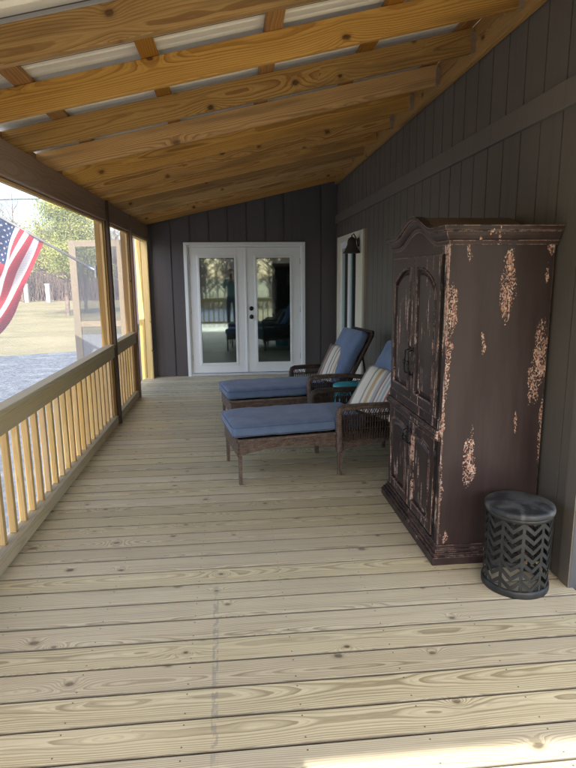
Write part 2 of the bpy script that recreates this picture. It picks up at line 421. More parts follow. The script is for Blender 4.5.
# ------------------------------------------------------------------ mesh helpers
class MB:
    def __init__(s): s.v = []; s.f = []; s.gc = []; s.bid = []; s.mi = []; s.sm = []
    def face(s, idx, gcs=None, bid=0.0, mi=0, smooth=False):
        s.f.append(tuple(idx)); s.gc.append(gcs); s.bid.append(bid); s.mi.append(mi); s.sm.append(smooth)
    def add(s, verts):
        o = len(s.v); s.v += [Vector(p) for p in verts]; return o
    def beam(s, p0, p1, w, t, side=None, ch=.003, bid=None, soff=None, mi=0):
        """chamfered lumber from p0 to p1; w across `side`, t across the third direction; carries grain coordinates"""
        p0, p1 = Vector(p0), Vector(p1); ax = (p1 - p0); L = ax.length; ax.normalize()
        if side is None: side = Vector((0, 0, 1)) if abs(ax.z) < .9 else Vector((1, 0, 0))
        side = Vector(side); up = ax.cross(side).normalized(); side = up.cross(ax).normalized()
        bid = random.random() if bid is None else bid; so_ = random.uniform(0, 40) if soff is None else soff
        c = min(ch, w * .3, t * .3)
        hw, ht = w / 2, t / 2
        prof = [(-hw + c, -ht), (hw - c, -ht), (hw, -ht + c), (hw, ht - c), (hw - c, ht), (-hw + c, ht), (-hw, ht - c), (-hw, -ht + c)]
        o = s.add([p0 + side * a + up * b for a, b in prof] + [p1 + side * a + up * b for a, b in prof])
        # the wide face is the flat-sawn one: its across coordinate comes first
        sw = w < t
        G = [((so_, b, a) if sw else (so_, a, b)) for a, b in prof] + [((so_ + L, b, a) if sw else (so_ + L, a, b)) for a, b in prof]
        for i in range(8):
            j = (i + 1) % 8; q = (i, j, 8 + j, 8 + i)
            s.face([o + k for k in q], [G[k] for k in q], bid, mi)
        e = [G[k] for k in range(8)]
        s.face([o + k for k in reversed(range(8))], [(g[0] + g[2] * .5, g[1], g[2]) for g in reversed(G[:8])], bid, mi)
        s.face([o + 8 + k for k in range(8)], [(g[0] + g[2] * .5, g[1], g[2]) for g in G[8:]], bid, mi)
        return s
    def box(s, a, b, mi=0, ch=0.0, bid=None):
        x0, y0, z0 = a; x1, y1, z1 = b
        o = s.add([(x0, y0, z0), (x1, y0, z0), (x1, y1, z0), (x0, y1, z0), (x0, y0, z1), (x1, y0, z1), (x1, y1, z1), (x0, y1, z1)])
        for q, ax in (((0, 3, 2, 1), 2), ((4, 5, 6, 7), 2), ((0, 1, 5, 4), 1), ((1, 2, 6, 5), 0), ((2, 3, 7, 6), 1), ((3, 0, 4, 7), 0)):
            g = []
            for k in q:
                p = s.v[o + k]
                g.append({2: (p.x, p.y, 0), 1: (p.x, p.z, 0), 0: (p.y, p.z, 0)}[ax])
            s.face([o + k for k in q], g, 0 if bid is None else bid, mi)
        return s
    def tube(s, pts, r, seg=8, cap=True, mi=0, smooth=True):
        pts = [Vector(p) for p in pts]; rs = r if isinstance(r, (list, tuple)) else [r] * len(pts)
        t0 = (pts[1] - pts[0]).normalized()
        n = t0.orthogonal().normalized(); base = len(s.v); acc = 0
        for i, p in enumerate(pts):
            t = (pts[min(i + 1, len(pts) - 1)] - pts[max(i - 1, 0)]).normalized()
            n = (n - t * n.dot(t)); n = n.normalized() if n.length > 1e-6 else t.orthogonal().normalized()
            b = t.cross(n)
            for k in range(seg):
                a = 2 * math.pi * k / seg; s.v.append(p + (n * math.cos(a) + b * math.sin(a)) * rs[i])
        for i in range(len(pts) - 1):
            L = (pts[i + 1] - pts[i]).length
            for k in range(seg):
                j = (k + 1) % seg; c = 2 * math.pi * rs[i] / seg
                q = (base + i * seg + k, base + i * seg + j, base + (i + 1) * seg + j, base + (i + 1) * seg + k)
                s.face(q, [(acc, k * c, 0), (acc, (k + 1) * c, 0), (acc + L, (k + 1) * c, 0), (acc + L, k * c, 0)], 0, mi, smooth)
            acc += L
        if cap and seg > 2:
            s.face([base + k for k in reversed(range(seg))], None, 0, mi)
            s.face([base + (len(pts) - 1) * seg + k for k in range(seg)], None, 0, mi)
        return s
    def prism(s, poly, d, mi=0, bid=0.0):
        """closed polygon (list of 3-D points, planar) extruded along vector d"""
        d = Vector(d); n = len(poly); o = s.add(poly); s.add([Vector(p) + d for p in poly])
        nrm = Vector((0, 0, 0)); P = [Vector(p) for p in poly]
        for i in range(n): nrm += P[i].cross(P[(i + 1) % n])
        fl = nrm.dot(d) > 0
        g0 = [(p.dot(Vector((.0, 1, 0))) + p.x * .5, p.z, 0) for p in P]
        a = list(range(n)); b = [n + k for k in a]
        s.face([o + k for k in (reversed(a) if fl else a)], [g0[k] for k in (reversed(a) if fl else a)], bid, mi)
        s.face([o + k for k in (b if fl else reversed(b))], [g0[k - n] for k in (b if fl else reversed(b))], bid, mi)
        for i in range(n):
            j = (i + 1) % n; q = (i, j, n + j, n + i); q = q if fl else tuple(reversed(q))
            gl = [((P[k % n]).y + P[k % n].x + P[k % n].z * .3, P[k % n].z if k < n else P[k % n].z + d.length, 0) for k in q]
            s.face([o + k for k in q], gl, bid, mi)
        return s
    def build(s, name, mat, parent=None, bevel=0.0, loc=None, subsurf=0, smooth=False, local=False):
        me = bpy.data.meshes.new(name)
        me.from_pydata([tuple(v) for v in s.v], [], s.f)
        mats = mat if isinstance(mat, (list, tuple)) else [mat]
        for m in mats: me.materials.append(m)
        me.polygons.foreach_set('material_index', s.mi)
        me.polygons.foreach_set('use_smooth', [bool(a or smooth) for a in s.sm])
        at = me.attributes.new('gc', 'FLOAT_VECTOR', 'CORNER'); buf = []
        for f, g in zip(s.f, s.gc):
            if g is None: g = [tuple(s.v[k]) for k in f]
            for p in g: buf += list(p)
        at.data.foreach_set('vector', buf)
        bt = me.attributes.new('bid', 'FLOAT', 'CORNER'); buf = []
        for f, b in zip(s.f, s.bid): buf += [b] * len(f)
        bt.data.foreach_set('value', buf)
        o = bpy.data.objects.new(name, me); COL.objects.link(o)
        if parent is not None:
            o.parent = parent
            if not local: o.matrix_parent_inverse = parent.matrix_basis.inverted()
        if bevel:
            b = o.modifiers.new('bevel', 'BEVEL'); b.width = bevel; b.segments = 2; b.limit_method = 'ANGLE'; b.angle_limit = rad(40)
        if subsurf:
            u = o.modifiers.new('sub', 'SUBSURF'); u.levels = u.render_levels = subsurf
        return o

def tag(o, label=None, cat=None, group=None, kind=None):
    if label: o['label'] = label
    if cat: o['category'] = cat
    if group: o['group'] = group
    if kind: o['kind'] = kind
    return o
def empty(name, loc, label, cat, group=None, rz=0.0):
    o = bpy.data.objects.new(name, None); COL.objects.link(o); o.location = loc; o.rotation_euler = (0, 0, rz)
    o.empty_display_size = .1
    return tag(o, label, cat, group)
def copy_tree(o, parent=None):
    c = o.copy(); COL.objects.link(c)
    if parent is not None: c.parent = parent
    for ch in [k for k in bpy.data.objects if k.parent is o]: copy_tree(ch, c)
    return c
def struct(o): o['kind'] = 'structure'; return o

# ------------------------------------------------------------------ layout constants (metres)
XL, XR, YB = -1.2, 1.59, 8.68           # rail face, right wall face, back wall face
YF = -.88                               # near end of the porch
RS = .225                               # roof slope along x
def rz(x): return 2.517 + RS * x        # underside of the rafters
GZ = -.9

# ------------------------------------------------------------------ ground
g = MB(); g.box((-600, -600, GZ - .5), (600, 600, GZ)); struct(g.build('ground', GRASS))
gv = MB(); n = 60
pts = []
for i in range(n + 1):
    x = -60 + 60 * i / n * 1.02
    pts.append((x, 19.0 + .15 * (x + 6) + .9 * noise.noise(Vector((x * .35, 0, 0))) + .3 * noise.noise(Vector((x * 1.7, 3, 0))), GZ + .004))
pts += [(1.2, -26, GZ + .004), (-60, -26, GZ + .004)]
o = gv.add(pts); gv.face([o + k for k in reversed(range(len(pts)))]); struct(gv.build('gravel_drive', GRAVEL))

# ------------------------------------------------------------------ deck
dk = MB(); pitch = .1462; y = 1.584 - 18 * pitch
joints = {}
while y < YB + .01:
    x1 = 3.18 if y + pitch < 2.37 else (XR + .02)
    yc = y + pitch / 2
    dk.beam((XL - .16, yc, -.0165), (x1, yc, -.0165 + random.uniform(-.0006, .0006)), .1405, .033, side=(0, 1, 0), ch=.0045, soff=random.uniform(0, 30))
    y += pitch
struct(dk.build('deck', WD))
u = MB(); u.box((XL - .15, YF + .2, -.28), (3.1, YB, -.05)); struct(u.build('deck_joists', WH))

# ------------------------------------------------------------------ roof
roof = empty('porch_roof', (XL, YF, rz(XL)), 'sloping porch roof of golden pine rafters under pale metal sheets', 'roof')
RD = .14
ys = [8.6] + [8.02 - .611 * i for i in range(15)]
for i, yy in enumerate(ys):
    if yy < YF + .05: continue
    m = MB(); x0 = XL - .13; x1 = (XR - .045) if yy > 2.4 else 3.14
    zc = RD / 2
    m.beam((x0, yy, rz(x0) + zc), (x1, yy, rz(x1) + zc), RD, .038, side=(-RS, 0, 1))
    m.build('rafter', WR, roof)
for k in range(8):
    x = -1.0 + .62 * k
    if x > 3.1: break
    for (a, b) in ((YF, YB - .01),):
        m = MB(); z = rz(x) + RD + .021
        if x > XR - .05: b = 2.3
        m.beam((x, a, z), (x, b, z), .088, .036, side=(1, 0, RS)); m.build('purlin', WPUR, roof)
# ribbed sheet
sh = MB(); prof = []; y = YF - .06
while y < YB + .1:
    prof += [(y, 0), (y + .075, 0), (y + .083, .006), (y + .1, .006), (y + .108, 0), (y + .165, 0), (y + .18, .019), (y + .2, .019), (y + .215, 0)]
    y += .2286
def sheet(x0, x1, ya, yb):
    P = [p for p in prof if ya <= p[0] <= yb]
    z0, z1 = rz(x0) + RD + .041, rz(x1) + RD + .041
    o = sh.add([(x0, a, z0 + b) for a, b in P] + [(x1, a, z1 + b) for a, b in P] + [(x0, a, z0 + b + .003) for a, b in P] + [(x1, a, z1 + b + .003) for a, b in P]); n = len(P)
    for i in range(n - 1):
        sh.face((o + i, o + i + 1, o + n + i + 1, o + n + i)); sh.face((o + 2 * n + i, o + 3 * n + i, o + 3 * n + i + 1, o + 2 * n + i + 1))
sheet(XL - .19, 3.3, -3, 2.38); sheet(XL - .19, XR + .1, 2.2, 9)
sh.build('roof_sheet', ROOFM, roof)
m = MB(); zt = 2.235
m.beam((XL - .02, YF, (2.045 + zt) / 2), (XL - .02, YB - .01, (2.045 + zt) / 2), zt - 2.045, .04, side=(0, 0, 1)); m.build('header_beam', WH, roof)
m = MB(); m.beam((XL - .075, YF, 2.14), (XL - .075, YB - .01, 2.14), .19, .038, side=(0, 0, 1)); m.build('outer_header_board', WPOST, roof)
m = MB(); m.beam((XR - .021, 2.40, 2.925), (XR - .021, YB - .01, 2.925), .205, .038, side=(0, 0, 1)); m.build('ledger_board', WR, roof)
m = MB(); m.beam((XL - .155, YF, 2.275), (XL - .155, YB - .01, 2.275), .16, .036, side=(0, 0, 1)); m.build('fascia_board', WPOST, roof)
# silvery joist hangers on the ledger
for yy in ys:
    if yy < 2.5 or yy > 6: continue
    m = MB(); m.box((XR - .075, yy - .0225, rz(XR - .05) - .002), (XR - .041, yy - .0205, rz(XR - .05) + .115)); m.box((XR - .075, yy - .0225, rz(XR - .05) - .005), (XR - .041, yy + .0225, rz(XR - .05) - .002))
    m.build('joist_hanger', metal('galvanised_steel', (.55, .55, .55), .35) if 'HG' not in globals() else HG, roof)
    HG = bpy.data.materials['galvanised_steel']

# ------------------------------------------------------------------ back wall with french doors
bw = empty('back_wall', (0, YB, 0), 'dark charcoal grooved siding wall closing the far end of the porch', 'wall')
def siding_strip(mb, axis, a0, a1, grooves, face, depth, zb, ztop, inward, gw=.010, gd=.009):
    """vertical siding with real grooves; axis 'x' or 'y' runs along the wall; face = plane; inward = direction of the outside (+1/-1)"""
    xs = [a0] + [q for g_ in grooves if a0 + .02 < g_ < a1 - .02 for q in (g_ - gw / 2, g_ + gw / 2)] + [a1]
    segs = []
    for i in range(len(xs) - 1): segs.append((xs[i], xs[i + 1], face if i % 2 == 0 else face - inward * gd))
    back = face - inward * depth
    for (p, q, f) in segs:
        zp, zq = ztop(p), ztop(q)
        if axis == 'x': poly = [(p, f, zb), (q, f, zb), (q, f, zq), (p, f, zp)]; d = (0, back - f, 0)
        else: poly = [(f, p, zb), (f, q, zb), (f, q, zq), (f, p, zp)]; d = (back - f, 0, 0)
        mb.prism(poly, d)
DX0, DX1, DZ = -.665, 1.075, 1.955
gx = [-1.103 + .188 * 0 + .2815 * i - .0 for i in range(-1, 12)]
gx = [-.042 + .2785 * i for i in range(-5, 7)]
zt_ = lambda x: rz(x) + RD + .035
m = MB()
siding_strip(m, 'x', -1.6, DX0, gx, YB, .12, -.3, zt_, -1, .024, .018)
siding_strip(m, 'x', DX0, DX1, gx, YB, .12, DZ, zt_, -1, .024, .018)
siding_strip(m, 'x', DX1, XR + .02, gx, YB, .12, -.3, zt_, -1, .024, .018)
m.build('siding', SB, bw)
m = MB()
m.box((-.698, YB - .028, .0), (-.648, YB + .1, 1.955)); m.box((1.058, YB - .028, 0), (1.108, YB + .1, 1.955)); m.box((-.698, YB - .030, 1.9552), (1.108, YB + .1, 2.0))
m.box((-.648, YB - .0, .0), (-.625, YB + .1, 1.955)); m.box((1.035, YB - .0, 0), (1.058, YB + .1, 1.955)); m.box((-.625, YB + .001, 1.93), (1.035, YB + .1, 1.955))
m.build('door_frame', WHITE, bw, bevel=.004)
m = MB(); m.box((-.64, YB - .06, 0.004), (1.05, YB + .1, .034)); m.build('threshold', paint('worn_white_sill', (.62, .64, .64), .4), bw, bevel=.004)
HNG = metal('satin_hinge_metal', (.45, .45, .44), .4)
def door_leaf(x0, x1, gx0, gx1, name='french_door'):
    m = MB(); y0, y1 = YB + .012, YB + .05; z0, z1 = .042, 1.926; gz0, gz1 = .17, 1.80
    m.box((x0, y0, z0), (gx0, y1, z1)); m.box((gx1, y0, z0), (x1, y1, z1)); m.box((gx0, y0, z0), (gx1, y1, gz0)); m.box((gx0, y0, gz1), (gx1, y1, z1))
    d = m.build('french_door', WHITE, bw)
    m = MB(); f = .026
    for a, b in (((gx0 - .008, gz0 - .008), (gx0 + f, gz1 + .008)), ((gx1 - f, gz0 - .008), (gx1 + .008, gz1 + .008)), ((gx0 + f, gz0 - .008), (gx1 - f, gz0 + f)), ((gx0 + f, gz1 - f), (gx1 - f, gz1 + .008))):
        m.box((a[0], y0 - .012, a[1]), (b[0], y0 + .01, b[1]))
    m.build('glazing_frame', WHITE, d, bevel=.004)
    m = MB(); m.box((gx0 + .005, y0 + .014, gz0 + .005), (gx1 - .005, y0 + .02, gz1 - .005)); m.build('glass_pane', GLASS, d)
    return d
dl = door_leaf(-.622, .205, -.50, .068); dr = door_leaf(.212, 1.032, .352, .905)
for d_, xh in ((dl, -.6255), (dr, 1.0345)):
    for z in (.28, 1.0, 1.72):
        m = MB(); m.tube([(xh, YB + .006, z - .045), (xh, YB + .006, z + .045)], .0065, 8); m.build('hinge', HNG, d_)
m = MB(); m.box((.195, YB + .0, .045), (.222, YB + .014, 1.925)); m.build('astragal', WHITE, bw, bevel=.003)
def lathe(mb, cx, prof, seg=20, axis='z', mi=0):
    """prof: list of (radius, height)"""
    o = len(mb.v)
    for r, h in prof:
        for k in range(seg):
            a = 2 * math.pi * k / seg
            p = {'z': (r * math.cos(a), r * math.sin(a), h), 'y': (r * math.cos(a), h, r * math.sin(a)), 'x': (h, r * math.cos(a), r * math.sin(a))}[axis]
            mb.v.append(Vector(cx) + Vector(p))
    for i in range(len(prof) - 1):
        for k in range(seg):
            j = (k + 1) % seg; q = (o + i * seg + k, o + i * seg + j, o + (i + 1) * seg + j, o + (i + 1) * seg + k)
            if axis == 'y': q = tuple(reversed(q))
            mb.face(q, None, 0, mi, True)
    return mb
for z in (1.02, .895):
    m = MB(); lathe(m, (.285, YB + .012, z), [(.0, -.0), (.034, -.0), (.034, -.008), (.014, -.012), (.012, -.035 if z < 1 else -.014)] + ([(.028, -.042), (.032, -.055), (.026, -.07), (0, -.074)] if z < 1 else [(.018, -.02), (0, -.022)]), axis='y')
    m.build('door_knob' if z < 1 else 'deadbolt', BLACK, dr)
# the dim room behind the panes
m = MB(); m.box((-1.4, YB + .13, -.3), (-1.3, 11.5, 2.3)); m.box((1.7, YB + .13, -.3), (1.8, 11.5, 2.3)); m.box((-1.4, 11.5, -.3), (1.8, 11.6, 2.3)); m.box((-1.4, YB + .13, 2.3), (1.8, 11.6, 2.4)); m.box((-1.4, YB + .13, -.1), (1.8, 11.6, .0))
m.build('room_beyond', paint('dim_room_paint', (.30, .31, .31), .8), bw)

# ------------------------------------------------------------------ right wall
rw = empty('side_wall', (XR, 2.4, 0), 'long grooved siding wall behind the armoire and loungers', 'wall')
WY0, WY1, WZ = 6.75, 8.42, 2.0
gy = [2.74 + .2032 * i for i in range(-2, 32)]
m = MB()
siding_strip(m, 'y', 2.38, WY0, gy, XR, .12, -.3, lambda y: 2.27, -1)
siding_strip(m, 'y', WY0, WY1, gy, XR, .12, WZ, lambda y: 2.27, -1)
siding_strip(m, 'y', WY1, YB, gy, XR, .12, -.3, lambda y: 2.27, -1)
siding_strip(m, 'y', 2.38, YB, [y + .0 for y in gy], XR + .004, .12, 2.272, lambda y: 2.98, -1)
m.build('siding', SR, rw)
m = MB(); m.box((XR - .022, 2.384, 2.262), (XR + .02, YB - .002, 2.385)); m.build('band_board', STRIM, rw, bevel=.003)
m = MB(); m.box((XR - .006, 2.374, -.02), (XR + .03, 2.46, 2.26)); m.build('corner_board', STRIM, rw, bevel=.002)
m = MB(); siding_strip(m, 'x', XR + .001, 3.2, [1.9 + .2 * i for i in range(7)], 2.372, .1, -.3, zt_, -1); m.build('return_siding', SEND, rw)
# window / door unit near the far corner
m = MB(); m.box((XR - .03, 6.71, 0.0), (XR + .02, 6.80, 2.045)); m.build('outer_casing', paint('shaded_casing_paint', (.36, .32, .25), .5), rw, bevel=.003)  # shade on the cream trim's near edge, painted as a tan strip
m = MB()
m.box((XR - .024, 6.80, 0.0), (XR + .02, 7.20, 2.043)); m.box((XR - .03, 8.36, 0), (XR + .02, 8.46, 2.045)); m.box((XR - .028, 7.20, 1.96), (XR + .02, 8.36, 2.044))
m.build('door_casing', CREAM, rw, bevel=.003)
m = MB()
for a, b in ((7.20, 7.26), (7.70, 7.84), (8.29, 8.36)): m.box((XR + .005, a, .05), (XR + .045, b, 1.96))
m.box((XR + .005, 7.26, .05), (XR + .045, 7.70, .25)); m.box((XR + .005, 7.84, .05), (XR + .045, 8.29, .25)); m.box((XR + .005, 7.26, 1.88), (XR + .045, 7.70, 1.96)); m.box((XR + .005, 7.84, 1.88), (XR + .045, 8.29, 1.96))
pd = m.build('patio_door', WHITE, rw, bevel=.003)
m = MB(); m.box((XR + .02, 7.26, .25), (XR + .026, 7.70, 1.88)); m.box((XR + .02, 7.84, .25), (XR + .026, 8.29, 1.88)); m.build('glass_pane', GLASS, pd)
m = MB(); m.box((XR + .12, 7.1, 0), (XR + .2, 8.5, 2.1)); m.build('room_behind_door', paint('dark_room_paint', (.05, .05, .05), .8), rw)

# lantern
la = empty('wall_lantern', (XR - .02, 7.12, 2.0), 'dark bronze bell shaped lantern beside the cream door casing', 'wall lamp')
lx = 1.475; ly = 7.02
m = MB(); lathe(m, (XR - .03, ly, 1.90), [(0, 0), (.055, 0), (.055, -.012), (.02, -.02), (0, -.02)], 16, 'x'); m.build('backplate', IRON, la)
m = MB(); m.tube([(XR - .04, ly, 1.90), (XR - .07, ly, 1.96), (lx + .02, ly, 2.0), (lx, ly, 1.98), (lx, ly, 1.95)], .009, 8); m.build('arm', IRON, la)
m = MB(); lathe(m, (lx, ly, 0), [(0, 1.965), (.022, 1.96), (.045, 1.94), (.055, 1.905), (.056, 1.875), (.065, 1.85), (.082, 1.81), (.108, 1.775), (.112, 1.768), (.104, 1.768), (.07, 1.82), (.045, 1.87), (0, 1.88)], 20); m.build('shade', IRON, la)
m = MB(); lathe(m, (lx, ly, 0), [(0, 1.85), (.012, 1.84), (.02, 1.81), (.017, 1.79), (0, 1.78)], 12); m.build('bulb', paint('frosted_bulb', (.6, .58, .5), .3), la)

# ------------------------------------------------------------------ near end: unseen beam and gable added to block the sun, then railing
ge = empty('added_shade_beam', (0, YF, 2.05), 'unseen end beam and gable boards added to shade the near end of the porch', 'beam')
m = MB(); m.beam((XL - .04, YF, 2.145), (3.2, YF, 2.145), .19, .09, side=(0, 0, 1)); m.build('beam', WPOST, ge)
m = MB(); siding_strip(m, 'x', XL - .02, 3.2, [XL + .2 * i for i in range(1, 22)], YF - .02, .03, 2.242, lambda x: rz(x) + RD + .05, 1); m.build('gable_shade_boards', SR, ge)

def railing(label, ya, yb, axis='y', xf=XL, mats=(WP, WB)):
    """rail in the plane x = xf (axis y) or y = xf (axis x)"""
    def P(s_, d, z): return (xf - d, s_, z) if axis == 'y' else (s_, xf - d, z)
    r = empty('porch_railing', P(ya, 0, 0), label, 'railing', 'railings round the porch')
    sd = (1, 0, 0) if axis == 'y' else (0, 1, 0)
    m = MB(); m.beam(P(ya, .045, .058), P(yb, .045, .058), .08, .085, side=(0, 0, 1)); m.build('bottom_rail', mats[0], r)
    m = MB(); m.beam(P(ya, .019, .753), P(yb, .019, .753), .10, .038, side=(0, 0, 1)); m.build('rail_face', mats[0], r)
    m = MB(); m.beam(P(ya, .036, .8185), P(yb, .036, .8185), .082, .034, side=sd); m.build('rail_cap', WP, r)
    n = int(round((yb - ya) / .155)); st = (yb - ya) / n
    for i in range(n):
        s_ = ya + st * (i + .5)
        m = MB(); m.beam(P(s_, .058, .101), P(s_ + random.uniform(-.002, .002), .058, .802), .036, .036, ch=.002); m.build('baluster', mats[1], r)
    return r
P1, P2, P0 = 5.875, 7.19, 2.21
railing('long wooden porch railing in the wide screened bay nearest the camera', P0 + .05, P1 - .045)
railing('short wooden porch railing between the two far screen posts', P1 + .055, P2 - .045)
railing('wooden porch railing left of the camera beyond the photo edge', YF + .1, P0 - .05)
railing('wooden railing across the near end of the porch, mirrored in the glass doors', XL + .05, 3.1, 'x', YF)

def post(y, strip, label, zt=2.235):
    p = empty('porch_post', (XL - .07, y, 0), label, 'post', 'posts carrying the porch header')
    m = MB(); m.beam((XL - .067, y, -.2), (XL - .067, y, 2.044), .10, .088, side=(1, 0, 0), ch=.004); m.build('post_timber', WPOST, p)
    m = MB()
    if strip: m.beam((XL + .002, y - .0, .004), (XL + .002, y, 2.236), .034, .06, side=(1, 0, 0), ch=.003); m.build('inner_strip', WSTRIP, p)
    else: m.beam((XL - .0, y, .004), (XL - .0, y, 2.236), .034, .05, side=(1, 0, 0), ch=.003); m.build('inner_strip', WH, p)
    return p
post(P1, True, 'golden pine post with a dark strip, right of the large screen')
post(P2, False, 'golden pine post on the near side of the screen door opening')
post(P0, False, 'golden pine post left of the photo edge')
post(YF + .04, False, 'golden pine post at the near corner of the porch')

# ------------------------------------------------------------------ screens
def screen(ya, yb, label, z0=-.05, z1=2.04):
    s = empty('window_screen', (XL - .05, ya, z0), label, 'screen', 'insect screens over the railing')
    m = MB(); o = m.add([(XL - .122, ya - .045, z0), (XL - .122, yb + .045, z0), (XL - .122, yb + .045, z1), (XL - .122, ya - .045, z1)]); m.face((o, o + 1, o + 2, o + 3)); m.build('screen_mesh', SCREEN, s)
    m = MB(); m.beam((XL - .05, ya, z1 - .008), (XL - .05, yb, z1 - .008), .02, .03, side=(0, 0, 1), ch=.002)
    m.beam((XL - .047, yb - .008, z0), (XL - .047, yb - .008, z1 - .02), .014, .022, side=(0, 1, 0), ch=.002); m.build('screen_bead', WB, s)
screen(P0 + .045, P1 - .045, 'large pale insect screen in front of the lawn and the flag')
screen(P1 + .045, P2 - .045, 'narrow insect screen between the two golden posts')
screen(YF + .09, P0 - .045, 'insect screen left of the photo edge')

# door opening in the last bay: yellow jamb, and the screen door standing open outside
df = empty('screen_door_frame', (XL - .06, 8.2, 0), 'bright yellow lumber jamb at the screen door opening by the back wall', 'door frame')
m = MB(); m.beam((XL - .055, 8.615, .0), (XL - .055, 8.615, 2.04), .1, .05, side=(1, 0, 0)); m.build('jamb', WY, df)
m = MB(); m.beam((XL - .145, 8.60, -.3), (XL - .145, 8.60, 2.1), .075, .035, side=(1, 0, 0)); m.build('outer_casing', WY, df)
m = MB(); m.beam((XL - .02, 8.565, .0), (XL - .02, 8.565, 2.04), .03, .045, side=(1, 0, 0)); m.build('stop_strip', WY, df)
m = MB(); m.beam((XL - .05, 7.25, 2.025), (XL - .05, 8.58, 2.025), .03, .08, side=(0, 0, 1)); m.build('head_jamb', WY, df)
m = MB(); m.tube([(XL - .02, 8.535, .42), (XL + .012, 8.52, .44), (XL + .012, 8.52, .84), (XL - .02, 8.535, .86)], .006, 8); m.build('pull_handle', BLACK, df)

sd = empty('screen_door', (XL - .15, 7.3, 0), 'wooden screen door swung open outside the large screen', 'door')
dx0, dx1, dy = -1.93, -1.36, 7.32
m = MB(); m.beam((dx0, dy, .02), (dx0, dy, 1.95), .085, .03, side=(1, 0, 0)); m.build('stile', WSD, sd)
m = MB(); m.beam((dx1, dy, .02), (dx1, dy, 1.95), .085, .03, side=(1, 0, 0)); m.build('stile', WSD, sd)
for z, w in ((1.91, .075), (.93, .07), (.09, .14)):
    m = MB(); m.beam((dx0 + .043, dy, z), (dx1 - .043, dy, z), w, .028, side=(0, 0, 1)); m.build('cross_rail', WSD, sd)
m = MB(); m.box((dx0 + .043, dy - .006, .165), (dx1 - .043, dy + .006, .80)); m.build('kick_panel', paint('grey_door_panel', (.20, .21, .23), .6), sd)
m = MB(); o = m.add([(dx0 + .04, dy, .80), (dx1 - .04, dy, .80), (dx1 - .04, dy, 1.87), (dx0 + .04, dy, 1.87)]); m.face((o, o + 1, o + 2, o + 3)); m.build('screen_mesh', SCREEND, sd)

# outside steps landing beyond the screen door
m = MB()
for i in range(9): m.beam((-2.4 , 7.3 + .146 * i, -.07), (XL - .17, 7.3 + .146 * i, -.07), .14, .033, side=(0, 1, 0))
st = m.build('outside_landing', WP); tag(st, 'small plank landing outside the screen door opening', 'landing')

# ------------------------------------------------------------------ flag on its pole
fl = empty('flag', (XL - .13, 5.875, 1.56), 'stars and stripes flag hanging from a slanted pole on the porch post', 'flag')
A0 = Vector((-1.335, 5.875, 1.565)); dv = Vector((-.858, 0, .514)).normalized()
m = MB(); m.tube([A0 + dv * .0, A0 + dv * 1.55], .0125, 10); m.build('pole', paint('grey_flag_pole', (.22, .215, .20), .4), fl)
m = MB(); lathe(m, A0 + dv * 1.56, [(0, -.025), (.02, -.015), (.026, 0), (.02, .015), (0, .025)], 12); m.build('finial', paint('gold_finial', (.5, .36, .1), .3), fl)
m = MB(); m.tube([A0 - dv * .05, A0 + dv * .10], .02, 10); m.box((-1.345, 5.845, 1.50), (-1.33, 5.905, 1.62)); m.build('bracket', metal('bracket_metal', (.3, .3, .3)), fl)
def flag_mat(name, c):
    m = bpy.data.materials.new(name); m.use_nodes = True; t = m.node_tree; b = t.nodes['Principled BSDF']
    b.inputs['Base Color'].default_value = (*c, 1); b.inputs['Roughness'].default_value = .8
    tl = t.nodes.new('ShaderNodeBsdfTranslucent'); tl.inputs[0].default_value = (*c, 1); mx = t.nodes.new('ShaderNodeMixShader'); mx.inputs[0].default_value = .35
    t.links.new(b.outputs[0], mx.inputs[1]); t.links.new(tl.outputs[0], mx.inputs[2]); t.links.new(mx.outputs[0], t.nodes['Material Output'].inputs[0]); return m
FR, FW, FB = flag_mat('flag_red', (.52, .035, .05)), flag_mat('flag_white', (.80, .80, .80)), flag_mat('flag_blue', (.03, .05, .15))
HO, FLY = .61, 1.05
Fp0 = A0 + dv * .56
fdir = Vector((-.50, 0, -.87)).normalized()
def flag_pt(h, t, off=0.0):
    """h 0..1 up the pole from the lower end, t 0..1 along the fly"""
    p = Fp0 + dv * (HO * h) + fdir * (FLY * t) + Vector((.05, 0, 0)) * (t * (1 - t)) * 1.2
    wv = .085 * min(t * 2.4 + .15, 1) * math.sin(h * 12.0 + t * 3.0 + .6) + .035 * min(t * 2, 1) * math.sin(h * 25 - t * 4)
    p += Vector((.25, 1, .1)) * wv + Vector((0, 1, 0)) * off
    p += Vector((-.05, 0, .02)) * math.sin(t * 6 + h * 5) * t
    return p - dv * .010 * 0
m = MB(); NH, NT = 52, 40
o = m.add([flag_pt(i / NH, j / NT) for i in range(NH + 1) for j in range(NT + 1)])
for i in range(NH):
    s_ = i // 4
    for j in range(NT):
        mi = 0 if s_ % 2 == 0 else 1
        if s_ >= 6 and j < NT * .4: mi = 2
        q = [o + i * (NT + 1) + j, o + i * (NT + 1) + j + 1, o + (i + 1) * (NT + 1) + j + 1, o + (i + 1) * (NT + 1) + j]
        m.face(q, None, 0, mi, True)
for r_ in range(9):
    for c_ in range(11):
        if (r_ + c_) % 2: continue
        h0 = 6 / 13 + (7 / 13) * (r_ + 1) / 10; t0 = .4 * (c_ + 1) / 12
        for side in (-.004, .004):
            pts_ = []
            for k in range(10):
                a = math.pi * 2 * k / 10; rr = .0145 if k % 2 == 0 else .006
                pts_.append(flag_pt(h0 + rr * math.cos(a) / HO, t0 + rr * math.sin(a) / FLY, side))
            o = m.add([flag_pt(h0, t0, side)] + pts_)
            for k in range(10): m.face((o, o + 1 + k, o + 1 + (k + 1) % 10), None, 0, 1, True)
cl = m.build('flag_cloth', [FR, FW, FB], fl)

